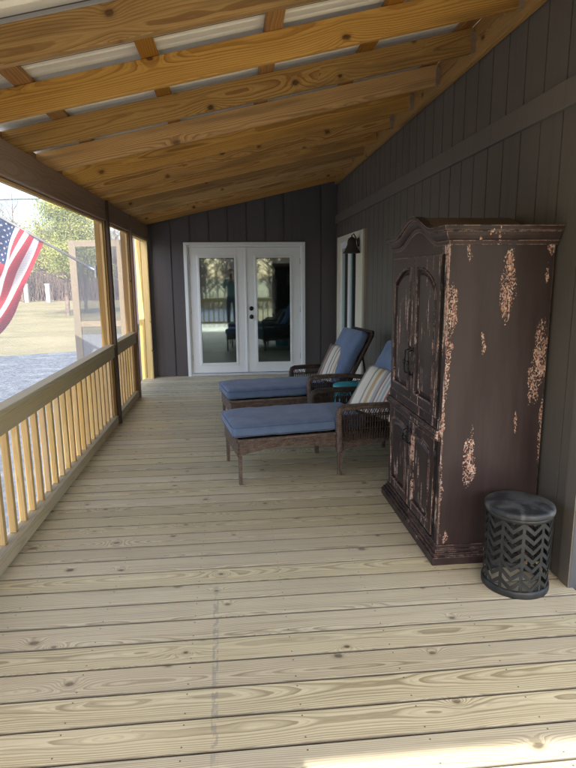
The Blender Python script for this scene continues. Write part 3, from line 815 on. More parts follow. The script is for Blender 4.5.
# ------------------------------------------------------------------ armoire
ar = empty('armoire', (1.3, 3.16, 0), 'tall distressed black-brown armoire with arched crown against the side wall', 'armoire')
AX0, AX1, AY0, AY1 = 1.045, 1.572, 2.69, 3.645; AC = (AY0 + AY1) / 2
m = MB(); m.box((AX0, AY0, .085), (AX1, AY0 + .022, 1.655)); m.build('side_panel', ARM_S, ar, bevel=.003)
m = MB(); m.box((AX0, AY1 - .022, .085), (AX1, AY1, 1.655)); m.build('side_panel', ARM_S, ar, bevel=.003)
m = MB(); m.box((AX0 + .012, AY0 + .022, .09), (AX1, AY1 - .022, 1.65)); m.build('carcass', ARM_F, ar)
for a, b, c in (((AX0 - .004), AY0 + .002, AY0 + .052), ((AX0 - .004), AY1 - .052, AY1 - .002)):
    m = MB(); m.box((a, b, .09), (AX0 + .011, c, 1.655)); m.build('face_stile', ARM_F, ar, bevel=.003)
# base moulding
m = MB()
for k, (pz0, pz1, pr) in enumerate(((0, .045, .040), (.045, .062, .030), (.062, .078, .018), (.078, .098, .009))):
    m.box((AX0 - pr, AY0 - pr, pz0), (AX1 + .006 - .001 * k, AY1 + pr, pz1))
m.build('base_moulding', ARM_M, ar, bevel=.004)
# crown
def crown_z(y):
    t = abs(y - AC) / .34
    return .088 * (.5 + .5 * math.cos(math.pi * min(t, 1))) ** 1.0
prof = [(.0, 1.640), (.006, 1.640), (.010, 1.652), (.010, 1.660), (.020, 1.668), (.030, 1.684), (.034, 1.696), (.034, 1.702), (.044, 1.706), (.048, 1.716), (.048, 1.728), (.0, 1.728)]
prof = [(a, z + .0) for a, z in prof]
def crown_path():
    pts = []
    pts.append(('s', AX1 + .01, AY0, 0, -1))
    return pts
m = MB(); path = []
NF = 44
# near side (towards the camera), front, far side – mitred at the corners
rows = []
def ring(x, y, dx, dy, lift): rows.append([Vector((x + dx * a, y + dy * a, z + lift)) for a, z in prof])
ring(AX1 + .010, AY0, 0, -1, 0)
ring(AX0, AY0, -1, -1, 0)
for i in range(1, NF):
    y = AY0 + (AY1 - AY0) * i / NF; ring(AX0, y, -1, 0, crown_z(y))
ring(AX0, AY1, -1, 1, 0)
ring(AX1 + .010, AY1, 0, 1, 0)
o = len(m.v); L = len(prof)
for r_ in rows: m.v += r_
for i in range(len(rows) - 1):
    for k in range(L):
        j = (k + 1) % L
        m.face((o + i * L + k, o + (i + 1) * L + k, o + (i + 1) * L + j, o + i * L + j), None)
m.build('crown_moulding', ARM_M, ar)
# tympanum board under the arch and the barrel roof behind it
m = MB(); poly = [(AX0 - .006, AY0 + .03, 1.60)] + [(AX0 - .006, AY1 - .03, 1.60)] + [(AX0 - .006, AY0 + .03 + (AY1 - AY0 - .06) * (1 - i / 30), 1.66 + crown_z(AY0 + .03 + (AY1 - AY0 - .06) * (1 - i / 30))) for i in range(31)]
m.prism(poly, (.03, 0, 0)); m.build('arched_frieze', ARM_F, ar, bevel=.002)
m = MB(); poly = [(AX0 - .004, AY0 + .004, 1.66), (AX0 - .004, AY1 - .004, 1.66)] + [(AX0 - .004, AY0 + .004 + (AY1 - AY0 - .008) * (1 - i / 30), 1.722 + crown_z(AY0 + .004 + (AY1 - AY0 - .008) * (1 - i / 30))) for i in range(31)]
m.prism(poly, (.50, 0, 0)); m.build('barrel_top', paint('unpainted_top_board', (.12, .085, .055), .6, .3), ar)
# doors
def armoire_door(y0, y1, z0, z1, hole_top, name, yo):
    """frame with a shaped opening and a recessed bevelled panel; hole_top(t) gives the opening's upper edge, t 0..1 from y0 to y1"""
    xf, xb = AX0 - .018, AX0 + .006; fr = .062
    m = MB(); hy0, hy1, hz0 = y0 + fr, y1 - fr, z0 + fr; K = 12
    inner = [(hy0, hz0), (hy1, hz0)] + [(hy1 + (hy0 - hy1) * i / K, hole_top(1 - i / K)) for i in range(K + 1)]
    outer = [(y0, z0), (y1, z0)] + [(y1 + (y0 - y1) * i / K, z1) for i in range(K + 1)]
    n = len(inner)
    cy_, cz_ = (hy0 + hy1) / 2, (hz0 + hole_top(.5)) / 2
    def sc(p, e): 
        return (cy_ + (p[0] - cy_) * (1 - e / (hy1 - hy0) * 2), cz_ + (p[1] - cz_) * (1 - e / (hole_top(.5) - hz0) * 2))
    loops = [(outer, xb), (outer, xf), ([sc(p, -.012) for p in inner], xf), ([sc(p, -.006) for p in inner], xf - .007), ([sc(p, 0) for p in inner], xf - .004), ([sc(p, .004) for p in inner], xf + .012)]
    o = len(m.v)
    for pts_, x in loops: m.v += [Vector((x, a, b)) for a, b in pts_]
    for l in range(len(loops) - 1):
        for k in range(n):
            j = (k + 1) % n; m.face((o + l * n + k, o + l * n + j, o + (l + 1) * n + j, o + (l + 1) * n + k), None)
    d = m.build(name, ARM_F, ar)
    m = MB(); lo = [([sc(p, .003) for p in inner], xf + .012), ([sc(p, .018) for p in inner], xf + .010), ([sc(p, .032) for p in inner], xf + .002)]
    o = len(m.v)
    for pts_, x in lo: m.v += [Vector((x, a, b)) for a, b in pts_]
    for l in range(2):
        for k in range(n):
            j = (k + 1) % n; m.face((o + l * n + k, o + l * n + j, o + (l + 1) * n + j, o + (l + 1) * n + k), None)
    m.face([o + 2 * n + k for k in range(n)], None)
    m.build('door_panel', ARM_F, d); return d
mid = AC
arch = lambda t: 1.435 + .095 * math.sin(math.pi / 2 * min(1, t * 1.25)) ** .8 if t > 0 else 1.435
d1 = armoire_door(AY0 + .066, mid - .003, .775, 1.598, lambda t: arch(t), 'upper_door', 0)
d2 = armoire_door(mid + .003, AY1 - .058, .775, 1.598, lambda t: arch(1 - t), 'upper_door', 0)
low = lambda t: .575 + .022 * math.sin(math.pi * t)
d3 = armoire_door(AY0 + .066, mid - .003, .125, .655, low, 'lower_door', 0)
d4 = armoire_door(mid + .003, AY1 - .058, .125, .655, low, 'lower_door', 0)
m = MB()
for z0, z1, pr in ((.662, .676, .022), (.676, .700, .034), (.700, .716, .026), (.716, .768, .010)): m.box((AX0 - pr, AY0 + .012, z0), (AX0 + .01, AY1 - .012, z1))
m.build('waist_moulding', ARM_F, ar, bevel=.003)
m = MB(); m.box((AX0 - .010, AY0 + .0535, .1), (AX0 + .011, AY0 + .065, 1.6)); m.build('door_gap_shade', BLACK, ar)  # black strip standing in for the shade inside the open gap
def pull(d, y, z0, z1):
    xf = AX0 - .018
    m = MB()
    for z in (z0, z1):
        m.tube([(xf, y - .013, z), (xf - .006, y, z + .004), (xf, y + .013, z)], [.003, .006, .003], 6)
        m.tube([(xf, y, z - .016), (xf - .006, y, z), (xf, y, z + .016)], [.002, .006, .002], 6)
    m.tube([(xf - .004, y, z0), (xf - .03, y, z0 + .012), (xf - .036, y, (z0 + z1) / 2), (xf - .03, y, z1 - .012), (xf - .004, y, z1)], [.004, .005, .0065, .005, .004], 8)
    lathe(m, (xf - .036, y, (z0 + z1) / 2), [(0, -.014), (.010, -.008), (.011, 0), (.010, .008), (0, .014)], 10)
    m.build('iron_pull', BLACK, d)
pull(d1, mid - .032, .93, 1.08); pull(d2, mid + .032, .93, 1.08)
pull(d3, mid - .030, .52, .60); pull(d4, mid + .030, .52, .60)
for z in (.9, 1.45, .2, .58):
    m = MB(); m.tube([(AX0 - .012, AY0 + .06, z - .03), (AX0 - .012, AY0 + .06, z + .03)], .006, 8); m.build('hinge', BLACK, ar)

# ------------------------------------------------------------------ black drum stool
stl = empty('drum_stool', (1.325, 2.455, 0), 'black metal drum stool with cut out chevrons beside the armoire', 'stool')
m_ = Mat('matt_black_metal', .42, .5); m_.b.inputs['Metallic'].default_value = .3
nn = m_.noise(m_.obj(), 30.0, 3.0); m_.base(m_.mix(nn.step(.3, .7), (.022, .024, .025), (.038, .040, .041))); DRUM = m_.m
m_ = Mat('mottled_zinc_top', .5, .5); m_.b.inputs['Metallic'].default_value = .2
nn = m_.noise(m_.obj(), 11.0, 5.0, .65, .6); m_.base(m_.mix(nn.step(.38, .62), (.03, .032, .034), (.12, .124, .125))); m_.rough(nn * .3 + .3); ZTOP = m_.m
CR, CX, CY = .149, 1.352, 2.45
def cyl(th, z, r=CR): return Vector((CX + r * math.cos(th), CY + r * math.sin(th), z))
m = MB()
lathe(m, (CX, CY, 0), [(CR - .002, .0), (CR + .006, .0), (CR + .008, .006), (CR + .008, .028), (CR + .003, .036), (CR - .004, .036), (CR - .004, .0)], 64); m.build('bottom_ring', DRUM, stl)
m = MB(); lathe(m, (CX, CY, 0), [(CR - .004, .372), (CR + .003, .372), (CR + .003, .392), (CR - .004, .392)], 64)
m.build('upper_ring', DRUM, stl)
m = MB(); lathe(m, (CX, CY, 0), [(CR - .002, .392), (CR + .009, .392), (CR + .011, .398), (CR + .011, .412), (CR + .006, .420), (CR - .006, .423), (0.06, .424), (0, .4245)], 64); m.build('lid', ZTOP, stl)
m = MB(); NC = 10; rows_n = 7
def patch(poly_fn, nu):
    """ribbon on the cylinder: poly_fn(u) -> (theta, zlow, zhigh)"""
    o = len(m.v)
    for i in range(nu + 1):
        th, a, b = poly_fn(i / nu)
        for r in (CR - .003, CR + .001):
            m.v.append(cyl(th, a, r)); m.v.append(cyl(th, b, r))
    for i in range(nu):
        q = o + i * 4
        m.face((q + 2, q + 6, q + 7, q + 3)); m.face((q, q + 1, q + 5, q + 4)); m.face((q + 1, q + 3, q + 7, q + 5)); m.face((q, q + 4, q + 6, q + 2))
for c in range(NC):
    th0 = 2 * math.pi * c / NC; w = 2 * math.pi / NC; bw_ = .15 * w
    patch(lambda u: (th0 - bw_ / 2 + bw_ * u, .030, .380), 2)
    for r_ in range(rows_n + 1):
        zc = .060 + r_ * .0475
        dip = .036; thk = .0225
        def ch(u):
            th = th0 + bw_ / 2 - .005 + (w - bw_ + .01) * u
            z = zc - dip * (1 - abs(2 * u - 1)) + .018
            return th, max(z - thk / 2, .03), min(z + thk / 2, .376)
        patch(ch, 8)
m.build('chevron_lattice', DRUM, stl)
# drum stands a little proud: seen-through floor inside is the deck itself

# ------------------------------------------------------------------ cushions and pillows
def rounded_box(mb, c, size, r, n=(14, 10, 4), puff=0.0, wr=0.0, seed=0.0, xf=None, mi=0):
    """soft box; xf maps local points"""
    hx, hy, hz = size[0] / 2, size[1] / 2, size[2] / 2
    seen = {}
    def P(p):
        q = Vector(p); inn = Vector((max(-hx + r, min(hx - r, q.x)), max(-hy + r, min(hy - r, q.y)), max(-hz + r, min(hz - r, q.z))))
        d = q - inn
        if d.length > 1e-9: q = inn + d.normalized() * r
        fx, fy = 1 - (q.x / hx) ** 2, 1 - (q.y / hy) ** 2
        q.z += puff * max(fx, 0) ** .5 * max(fy, 0) ** .5 * (1 if q.z > 0 else -.15)
        if wr:
            w = noise.noise(Vector((q.x * 9 + seed, q.y * 5, q.z * 4))) + .5 * noise.noise(Vector((q.x * 22 + seed, q.y * 14, 1)))
            q += Vector((0, .3, 1)) * (w * wr)
        q = Vector(c) + q
        return xf @ q if xf else q
    def vid(key, p):
        if key not in seen: seen[key] = len(mb.v); mb.v.append(P(p))
        return seen[key]
    nx, ny, nz = n
    def lin(i, N_, h): return -h + 2 * h * i / N_
    def key(i, j, k): return (i, j, k)
    def V(i, j, k): return vid((i, j, k), (lin(i, nx, hx), lin(j, ny, hy), lin(k, nz, hz)))
    for i in range(nx):
        for j in range(ny):
            mb.face((V(i, j, 0), V(i, j + 1, 0), V(i + 1, j + 1, 0), V(i + 1, j, 0)), None, 0, mi, True)
            mb.face((V(i, j, nz), V(i + 1, j, nz), V(i + 1, j + 1, nz), V(i, j + 1, nz)), None, 0, mi, True)
        for k in range(nz):
            mb.face((V(i, 0, k), V(i + 1, 0, k), V(i + 1, 0, k + 1), V(i, 0, k + 1)), None, 0, mi, True)
            mb.face((V(i, ny, k), V(i, ny, k + 1), V(i + 1, ny, k + 1), V(i + 1, ny, k)), None, 0, mi, True)
    for j in range(ny):
        for k in range(nz):
            mb.face((V(0, j, k), V(0, j, k + 1), V(0, j + 1, k + 1), V(0, j + 1, k)), None, 0, mi, True)
            mb.face((V(nx, j, k), V(nx, j + 1, k), V(nx, j + 1, k + 1), V(nx, j, k + 1)), None, 0, mi, True)
    return mb

# ------------------------------------------------------------------ loungers (local x from foot to head, y across, z up)
LW = .60; SEATZ = .335
def make_lounger():
    t = empty('chaise_lounge', (0, 0, 0), 'wicker lounger', 'lounger', 'loungers with blue cushions')
    K = dict(parent=t, local=True)
    def B(mb, name, mat, par=t, **k): return mb.build(name, mat, par, local=True, **k)
    for x, y, w in ((.018, .018, .030), (.018, LW - .018, .030), (.785, .014, .040), (.785, LW - .014, .040), (1.40, .03, .034), (1.40, LW - .03, .034)):
        m = MB(); h = w / 2
        o = m.add([(x - h * .8, y - h * .8, 0), (x + h * .8, y - h * .8, 0), (x + h * .8, y + h * .8, 0), (x - h * .8, y + h * .8, 0), (x - h, y - h, .26), (x + h, y - h, .26), (x + h, y + h, .26), (x - h, y + h, .26)])
        for q in ((0, 3, 2, 1), (4, 5, 6, 7), (0, 1, 5, 4), (1, 2, 6, 5), (2, 3, 7, 6), (3, 0, 4, 7)):
            m.face([o + k for k in q], [((m.v[o + k].z), (m.v[o + k].x + m.v[o + k].y), 0) for k in q])
        B(m, 'leg', WICK, bevel=.004)
    # aprons with arched lower edge
    def zlow(x):
        if x < .77: return .215 + .055 * math.sin(math.pi * min(max((x) / .77, 0), 1)) ** .7 if 0 < x < .77 else .215
        return .195 + .07 * min(1, (x - .77) / .5) ** 1.2
    for y0, y1 in ((0.0, .022), (LW - .022, LW)):
        m = MB(); xs = [1.44 * i / 48 for i in range(49)]
        for i in range(48):
            a, b = xs[i], xs[i + 1]
            o = m.add([(a, y0, zlow(a)), (b, y0, zlow(b)), (b, y0, SEATZ), (a, y0, SEATZ), (a, y1, zlow(a)), (b, y1, zlow(b)), (b, y1, SEATZ), (a, y1, SEATZ)])
            for q in ((0, 1, 2, 3), (5, 4, 7, 6), (0, 4, 5, 1), (3, 2, 6, 7)):
                m.face([o + k for k in q], [(m.v[o + k].x, m.v[o + k].z, 0) for k in q])
        m.box((-.001, y0, .216), (.0, y1, SEATZ))
        B(m, 'side_apron', WICK)
    m = MB(); m.box((-.004, .0, .215), (.02, LW, SEATZ)); B(m, 'foot_apron', WICK, bevel=.004)
    m = MB(); m.box((.02, .022, SEATZ - .03), (1.42, LW - .022, SEATZ - .004)); B(m, 'seat_deck', WICKD)
    m = MB(); m.tube([(0, 0, SEATZ), (1.44, 0, SEATZ)], .014, 8); m.tube([(0, LW, SEATZ), (1.44, LW, SEATZ)], .014, 8); m.tube([(0, 0, SEATZ), (0, LW, SEATZ)], .014, 8); B(m, 'edge_roll', WICK)
    # arms
    AZ = .535
    for y in (-.022, LW + .022):
        m = MB(); pts_ = [(.765, y, .20), (.762, y, .30), (.757, y, .42), (.757, y, .49), (.768, y, .522), (.80, y, AZ), (.95, y, AZ + .004), (1.15, y, AZ), (1.32, y, AZ - .02), (1.40, y, AZ - .05), (1.425, y, .44), (1.43, y, .36), (1.43, y, .25)]
        base = len(m.v); hw = .031
        # flat wide woven band
        acc = 0
        vs = [Vector(p) for p in pts_]
        for i, p in enumerate(vs):
            tg = (vs[min(i + 1, len(vs) - 1)] - vs[max(i - 1, 0)]).normalized(); nr = Vector((0, 1, 0)).cross(tg).normalized()
            for a, b in ((-hw, -.014), (-hw * .7, .018), (hw * .7, .018), (hw, -.014), (hw * .6, -.022), (-hw * .6, -.022)):
                m.v.append(p + Vector((0, a, 0)) - nr * -b * -1)
        for i in range(len(vs) - 1):
            Ls = (vs[i + 1] - vs[i]).length
            for k in range(6):
                j = (k + 1) % 6
                m.face((base + i * 6 + k, base + i * 6 + j, base + (i + 1) * 6 + j, base + (i + 1) * 6 + k), [(acc, k * .02, 0), (acc, (k + 1) * .02, 0), (acc + Ls, (k + 1) * .02, 0), (acc + Ls, k * .02, 0)], 0, 0, True)
            acc += Ls
        m.face([base + k for k in range(6)]); m.face([base + (len(vs) - 1) * 6 + k for k in reversed(range(6))])
        arm = B(m, 'armrest', WICKD if y > .3 else WICK)
        # side panel under the arm: close upright canes, with an open lattice row just under the armrest
        m = MB()
        nst = 30
        for i in range(nst + 1):
            x = .785 + (1.41 - .785) * i / nst
            m.tube([(x, y, SEATZ - .06), (x + .001, y, AZ - .06)], .0058, 5, cap=False)
        for i in range(nst):
            if i % 2: continue
            x = .785 + (1.41 - .785) * i / nst; d = (1.41 - .785) / nst
            m.tube([(x, y, AZ - .062), (x + d, y, AZ - .022)], .0032, 4, cap=False); m.tube([(x + d, y, AZ - .062), (x, y, AZ - .022)], .0032, 4, cap=False); m.tube([(x + d, y, AZ - .062), (x + 2 * d, y, AZ - .022)], .0032, 4, cap=False)
        for z in (AZ - .062, AZ - .075, SEATZ + .08, SEATZ + .03): m.tube([(.78, y, z), (1.42, y, z)], .005, 5, cap=False)
        B(m, 'arm_lattice', WICKD, arm)
    # back frame
    bx, bz, ang = 1.11, SEATZ + .02, rad(62); c, s = math.cos(ang), math.sin(ang); L = .675
    Bm = Matrix.Translation((bx, 0, bz)) @ Matrix(((c, 0, -s, 0), (0, 1, 0, 0), (s, 0, c, 0), (0, 0, 0, 1)))
    def q(u_, y, w): return Bm @ Vector((u_, y, w))
    m = MB(); fr = [q(0, .02, -.02), q(L * .5, .02, -.02), q(L - .03, .02, -.02), q(L, .045, -.02), q(L, LW - .045, -.02), q(L - .03, LW - .02, -.02), q(L * .5, LW - .02, -.02), q(0, LW - .02, -.02)]
    m.tube(fr, .02, 8); bf = B(m, 'back_frame', WICKD)
    m = MB(); o = m.add([q(.02, .03, -.024), q(L - .01, .03, -.024), q(L - .01, LW - .03, -.024), q(.02, LW - .03, -.024), q(.02, .03, -.034), q(L - .01, .03, -.034), q(L - .01, LW - .03, -.034), q(.02, LW - .03, -.034)])
    GG = [(0, 0, 0), (L, 0, 0), (L, LW, 0), (0, LW, 0)] * 2
    m.face((o, o + 1, o + 2, o + 3), GG[:4]); m.face((o + 7, o + 6, o + 5, o + 4), [GG[3], GG[2], GG[1], GG[0]]); B(m, 'back_panel', wicker('tan_woven_back', (.16, .115, .07), (.24, .18, .12)) if 'tan_woven_back' not in bpy.data.materials else bpy.data.materials['tan_woven_back'], bf)
    m = MB()
    for y in (.06, LW - .06):
        m = MB(); m.tube([q(L * .62, y, -.045), (1.42, y, SEATZ - .03)], .010, 8); B(m, 'back_prop', WICKD)
    # cushions
    m = MB(); sl_, sw_ = 1.04, LW - .03
    rounded_box(m, (-.035 + sl_ / 2, LW / 2, SEATZ + .062), (sl_, sw_, .095), .030, (44, 18, 6), .013, .0075, 3)
    sc_ = B(m, 'seat_cushion', BLUE, subsurf=1)
    def loop(z, e):
        r = .03; x0, x1, y0, y1 = -.035 - e, -.035 + sl_ + e, .015 - e, LW - .015 + e
        return [(x0, y0 + r, z), (x0 + r * .3, y0 + r * .3, z), (x0 + r, y0, z), (x1 - r, y0, z), (x1, y0 + r, z), (x1, y1 - r, z), (x1 - r, y1, z), (x0 + r, y1, z), (x0 + r * .3, y1 - r * .3, z), (x0, y1 - r, z), (x0, y0 + r, z)]
    m = MB(); m.tube(loop(SEATZ + .092, -.003), .0042, 6); m.tube(loop(SEATZ + .032, -.003), .0042, 6); B(m, 'piping', BLUED, sc_)
    m = MB(); bl = .60; rounded_box(m, (.045 + bl / 2, LW / 2, .045), (bl, sw_ - .02, .095), .034, (30, 18, 6), .018, .007, 8, Bm)
    B(m, 'back_cushion', BLUE, subsurf=1)
    return t
l1 = make_lounger()
l2 = copy_tree(l1)
l1.location = (.012, 3.93, 0); l1.rotation_euler.z = rad(9.6)
l2.location = (-.035, 5.235, 0); l2.rotation_euler.z = rad(9.6)
for ch in [k for k in bpy.data.objects if k.parent is l1 and k.name.split('.')[0] in ('back_frame', 'back_cushion', 'back_prop')]:
    ch.location.x += .085
l1['label'] = 'brown wicker lounger with blue cushion nearest the armoire, its head end hidden by it'
l2['label'] = 'brown wicker lounger with blue cushion farther back, its whole raised backrest in view'

def pillow(name, label, mat, loc, rot, size=.42):
    m = MB(); n = 22; o = len(m.v)
    for side in (1, -1):
        for i in range(n + 1):
            for j in range(n + 1):
                a, b = -1 + 2 * i / n, -1 + 2 * j / n
                k = 1 - .06 * (1 - abs(a) ** 2) * abs(b) ** 4; k2 = 1 - .06 * (1 - abs(b) ** 2) * abs(a) ** 4
                th = .070 * (max(0, 1 - abs(a) ** 2.6) * max(0, 1 - abs(b) ** 2.6)) ** .5
                th += .005 * noise.noise(Vector((a * 3, b * 3, side)))
                m.v.append(Vector((side * max(th, .001), a * size / 2 * k2, b * size / 2 * k)))
    for s_ in range(2):
        for i in range(n):
            for j in range(n):
                q = [o + s_ * (n + 1) ** 2 + i * (n + 1) + j, o + s_ * (n + 1) ** 2 + (i + 1) * (n + 1) + j, o + s_ * (n + 1) ** 2 + (i + 1) * (n + 1) + j + 1, o + s_ * (n + 1) ** 2 + i * (n + 1) + j + 1]
                m.face(q if s_ == 0 else q[::-1], None, 0, 0, True)
    p = m.build(name, mat); tag(p, label, 'pillow', 'striped pillows on the loungers')
    p.location = loc; p.rotation_euler = rot
    return p
# local x = thickness (front faces -x), y = across stripes, z = up; tilted back, turned to the viewer
pillow('throw_pillow', 'striped pillow with a wide yellow and cream band on the nearer lounger', STRIPE2, (1.145, 4.31, .59), (rad(11), rad(40), rad(52)), .43)
pillow('throw_pillow', 'cream and red finely striped pillow on the farther lounger', STRIPE1, (1.085, 5.68, .60), (rad(6), rad(36), rad(50)), .44)

# turquoise garden stool between the loungers
tq = empty('garden_stool', (1.06, 5.05, 0), 'turquoise round garden stool standing between the two loungers', 'stool')
m = MB(); lathe(m, (1.06, 5.05, 0), [(0, .522), (.10, .522), (.150, .516), (.158, .505), (.158, .49), (.145, .478), (.12, .474), (0, .474)], 40); m.build('seat_top', TURQ, tq)
m = MB(); lathe(m, (1.06, 5.05, 0), [(.125, 0), (.135, .0), (.138, .03), (.130, .04), (.12, .04)], 40); m.build('base_ring', TURQ, tq)
m = MB()
for k in range(14):
    a = 2 * math.pi * k / 14
    f = lambda r, z, da=0: (1.06 + r * math.cos(a + da), 5.05 + r * math.sin(a + da), z)
    m.tube([f(.125, .03), f(.15, .15, .22), f(.155, .26, .32), f(.145, .38, .22), f(.125, .48)], .006, 6)
    m.tube([f(.125, .03), f(.15, .15, -.22), f(.155, .26, -.32), f(.145, .38, -.22), f(.125, .48)], .006, 6)
m.build('scroll_frame', TURQ, tq)

# ------------------------------------------------------------------ the photographer, mirrored in the left glass door
def skinned(name, mat, parent, chains, sub=2):
    """chains: list of (start vertex index or None, [(x, y, z, r), ...]); grown into one surface by a Skin modifier"""
    vs, es, rs = [], [], []
    for st_, pts_ in chains:
        prev = st_
        for x, y, z, r_ in pts_:
            vs.append((x, y, z)); rs.append(r_); k = len(vs) - 1
            if prev is not None: es.append((prev, k))
            prev = k
    me = bpy.data.meshes.new(name); me.from_pydata(vs, es, []); me.materials.append(mat)
    o = bpy.data.objects.new(name, me); COL.objects.link(o); o.parent = parent
    sk = o.modifiers.new('skin', 'SKIN'); sk.use_smooth_shade = True
    for i_, r_ in enumerate(rs): me.skin_vertices[0].data[i_].radius = (r_, r_)
    me.skin_vertices[0].data[0].use_root = True
    u_ = o.modifiers.new('sub', 'SUBSURF'); u_.levels = u_.render_levels = sub
    return o
pe = empty('person', (-.03, -.36, 0), 'person in a teal jacket holding up a phone, mirrored in the left glass door', 'person')
SKIN = paint('skin', (.50, .30, .22), .55, .1); JACKET = cloth('teal_jacket', (.08, .15, .165), (.10, .19, .20)); JEANS = cloth('dark_jeans', (.03, .04, .07), (.05, .06, .10)); HAIR = paint('brown_hair', (.06, .035, .02), .6, .3)
ch = [(None, [(0, 0, .92, .13), (0, 0, 1.08, .115), (0, .005, 1.26, .13), (0, 0, 1.40, .10), (0, .01, 1.46, .052), (0, .02, 1.52, .055)])]
n_ = 6
for sx in (-1, 1):
    ch.append((0, [(sx * .09, 0, .86, .085), (sx * .10, .015, .48, .056), (sx * .11, -.02, .09, .038), (sx * .115, .03, .045, .036), (sx * .12, .14, .03, .028)])); n_ += 5
arms0 = n_
for sx in (-1, 1):
    base = n_
    ch.append((3, [(sx * .17, 0, 1.385, .055), (sx * .235, .05, 1.16, .040), (sx * .10, .255, 1.36, .028), (sx * .062, .285, 1.40, .024), (sx * .052, .292, 1.435, .026)])); n_ += 5
    for k in range(4):
        zf = 1.43 + .022 * k
        ch.append((base + 4, [(sx * .052, .300, zf, .009), (sx * .045, .322, zf + .004, .0085), (sx * .018 * (1.2 - .1 * k), .330, zf + .006, .0075)])); n_ += 3
    ch.append((base + 3, [(sx * .050, .275, 1.43, .011), (sx * .030, .268, 1.455, .009), (sx * .014, .272, 1.475, .008)])); n_ += 3
skinned('body', SKIN, pe, ch)
m = MB(); n = 18; o = len(m.v)
for i_ in range(n + 1):                                     # head: skull, brow, nose, lips and chin in one surface
    ph_ = math.pi * i_ / n
    for j_ in range(24):
        th_ = 2 * math.pi * j_ / 24; v_ = Vector((math.sin(ph_) * math.sin(th_), math.sin(ph_) * math.cos(th_), math.cos(ph_)))
        jaw = 1 - .28 * max(0, -v_.z) ** 1.2
        q_ = Vector((v_.x * .074 * jaw, v_.y * .092 * (1 - .12 * max(0, -v_.z)), v_.z * .115))
        if v_.y > .5:
            q_.y += .020 * math.exp(-((q_.x / .012) ** 2 + ((q_.z + .012) / .022) ** 2)) + .006 * math.exp(-((q_.x / .022) ** 2 + ((q_.z + .052) / .010) ** 2))
            for e_ in (-1, 1): q_.y -= .008 * math.exp(-(((q_.x - e_ * .03) / .014) ** 2 + ((q_.z - .008) / .012) ** 2))
        for e_ in (-1, 1): q_.x += e_ * .016 * math.exp(-(((q_.y) / .014) ** 2 + ((q_.z) / .026) ** 2)) * (v_.x * e_ > .7)
        m.v.append(q_ + Vector((0, .035, 1.61)))
for i_ in range(n):
    for j_ in range(24):
        k_ = (j_ + 1) % 24; m.face((o + i_ * 24 + j_, o + (i_ + 1) * 24 + j_, o + (i_ + 1) * 24 + k_, o + i_ * 24 + k_), None, 0, 0, True)
m.build('head', SKIN, pe, local=True)
m = MB(); o = len(m.v)
for i_ in range(12):
    ph_ = math.pi * .62 * i_ / 11
    for j_ in range(24):
        th_ = 2 * math.pi * j_ / 24; b_ = max(0, math.cos(th_)); pp = ph_ * (1 - .52 * b_)
        m.v.append(Vector((math.sin(pp) * math.sin(th_) * .084, math.sin(pp) * math.cos(th_) * .102 + .029, math.cos(pp) * .126 + 1.612)))
for i_ in range(11):
    for j_ in range(24):
        k_ = (j_ + 1) % 24; m.face((o + i_ * 24 + j_, o + (i_ + 1) * 24 + j_, o + (i_ + 1) * 24 + k_, o + i_ * 24 + k_), None, 0, 0, True)
m.build('hair', HAIR, pe, local=True)
ch = [(None, [(0, 0, .80, .165), (0, 0, 1.08, .145), (0, .005, 1.26, .158), (0, 0, 1.39, .132), (0, .008, 1.455, .078)])]
for sx in (-1, 1): ch.append((3, [(sx * .17, 0, 1.385, .070), (sx * .237, .05, 1.155, .054), (sx * .112, .240, 1.345, .040)]))
skinned('jacket', JACKET, pe, ch)
ch = [(None, [(0, 0, 1.0, .136), (0, 0, .86, .142)])]
for sx in (-1, 1): ch.append((1, [(sx * .09, 0, .80, .100), (sx * .10, .015, .48, .072), (sx * .11, -.015, .07, .058)]))
skinned('trousers', JEANS, pe, ch)
for sx in (-1, 1): skinned('shoe', BLACK, pe, [(None, [(sx * .11, -.045, .045, .044), (sx * .115, .05, .042, .042), (sx * .12, .15, .032, .034)])])
m = MB(); m.box((-.060, -.052, 1.425), (.018, -.042, 1.580)); ph = m.build('phone', BLACK, bevel=.003); tag(ph, 'black phone held up by the person, mirrored in the left glass door', 'phone')
pe.location = (-.02, -.375, 0)

# ------------------------------------------------------------------ trees, woods, field posts, cables
def branch(mb, p, d, L, r, depth, rnd, up=.12):
    n = 4; pts_ = [p]; q = p.copy(); dd = d.copy()
    for i in range(n):
        dd = (dd + Vector((rnd.uniform(-.16, .16), rnd.uniform(-.16, .16), rnd.uniform(-.05, .1) + up * .3))).normalized()
        q = q + dd * (L / n); pts_.append(q.copy())
    rs = [r * (1 - .55 * i / n) for i in range(n + 1)]
    mb.tube(pts_, rs, 6 if depth > 2 else (4 if depth > 1 else 3), cap=False)
    if depth == 0: return
    k = rnd.randint(3, 5)
    for i in range(k):
        t = rnd.uniform(.35, 1.0); j = min(int(t * n), n - 1); b = pts_[j].lerp(pts_[j + 1], t * n - j)
        a = rnd.uniform(0, 2 * math.pi); sp = rnd.uniform(.5, .95)
        nd = (dd + Vector((math.cos(a) * sp, math.sin(a) * sp, rnd.uniform(0, .4)))).normalized()
        branch(mb, b, nd, L * rnd.uniform(.5, .72), rs[j] * .55, depth - 1, rnd, up)
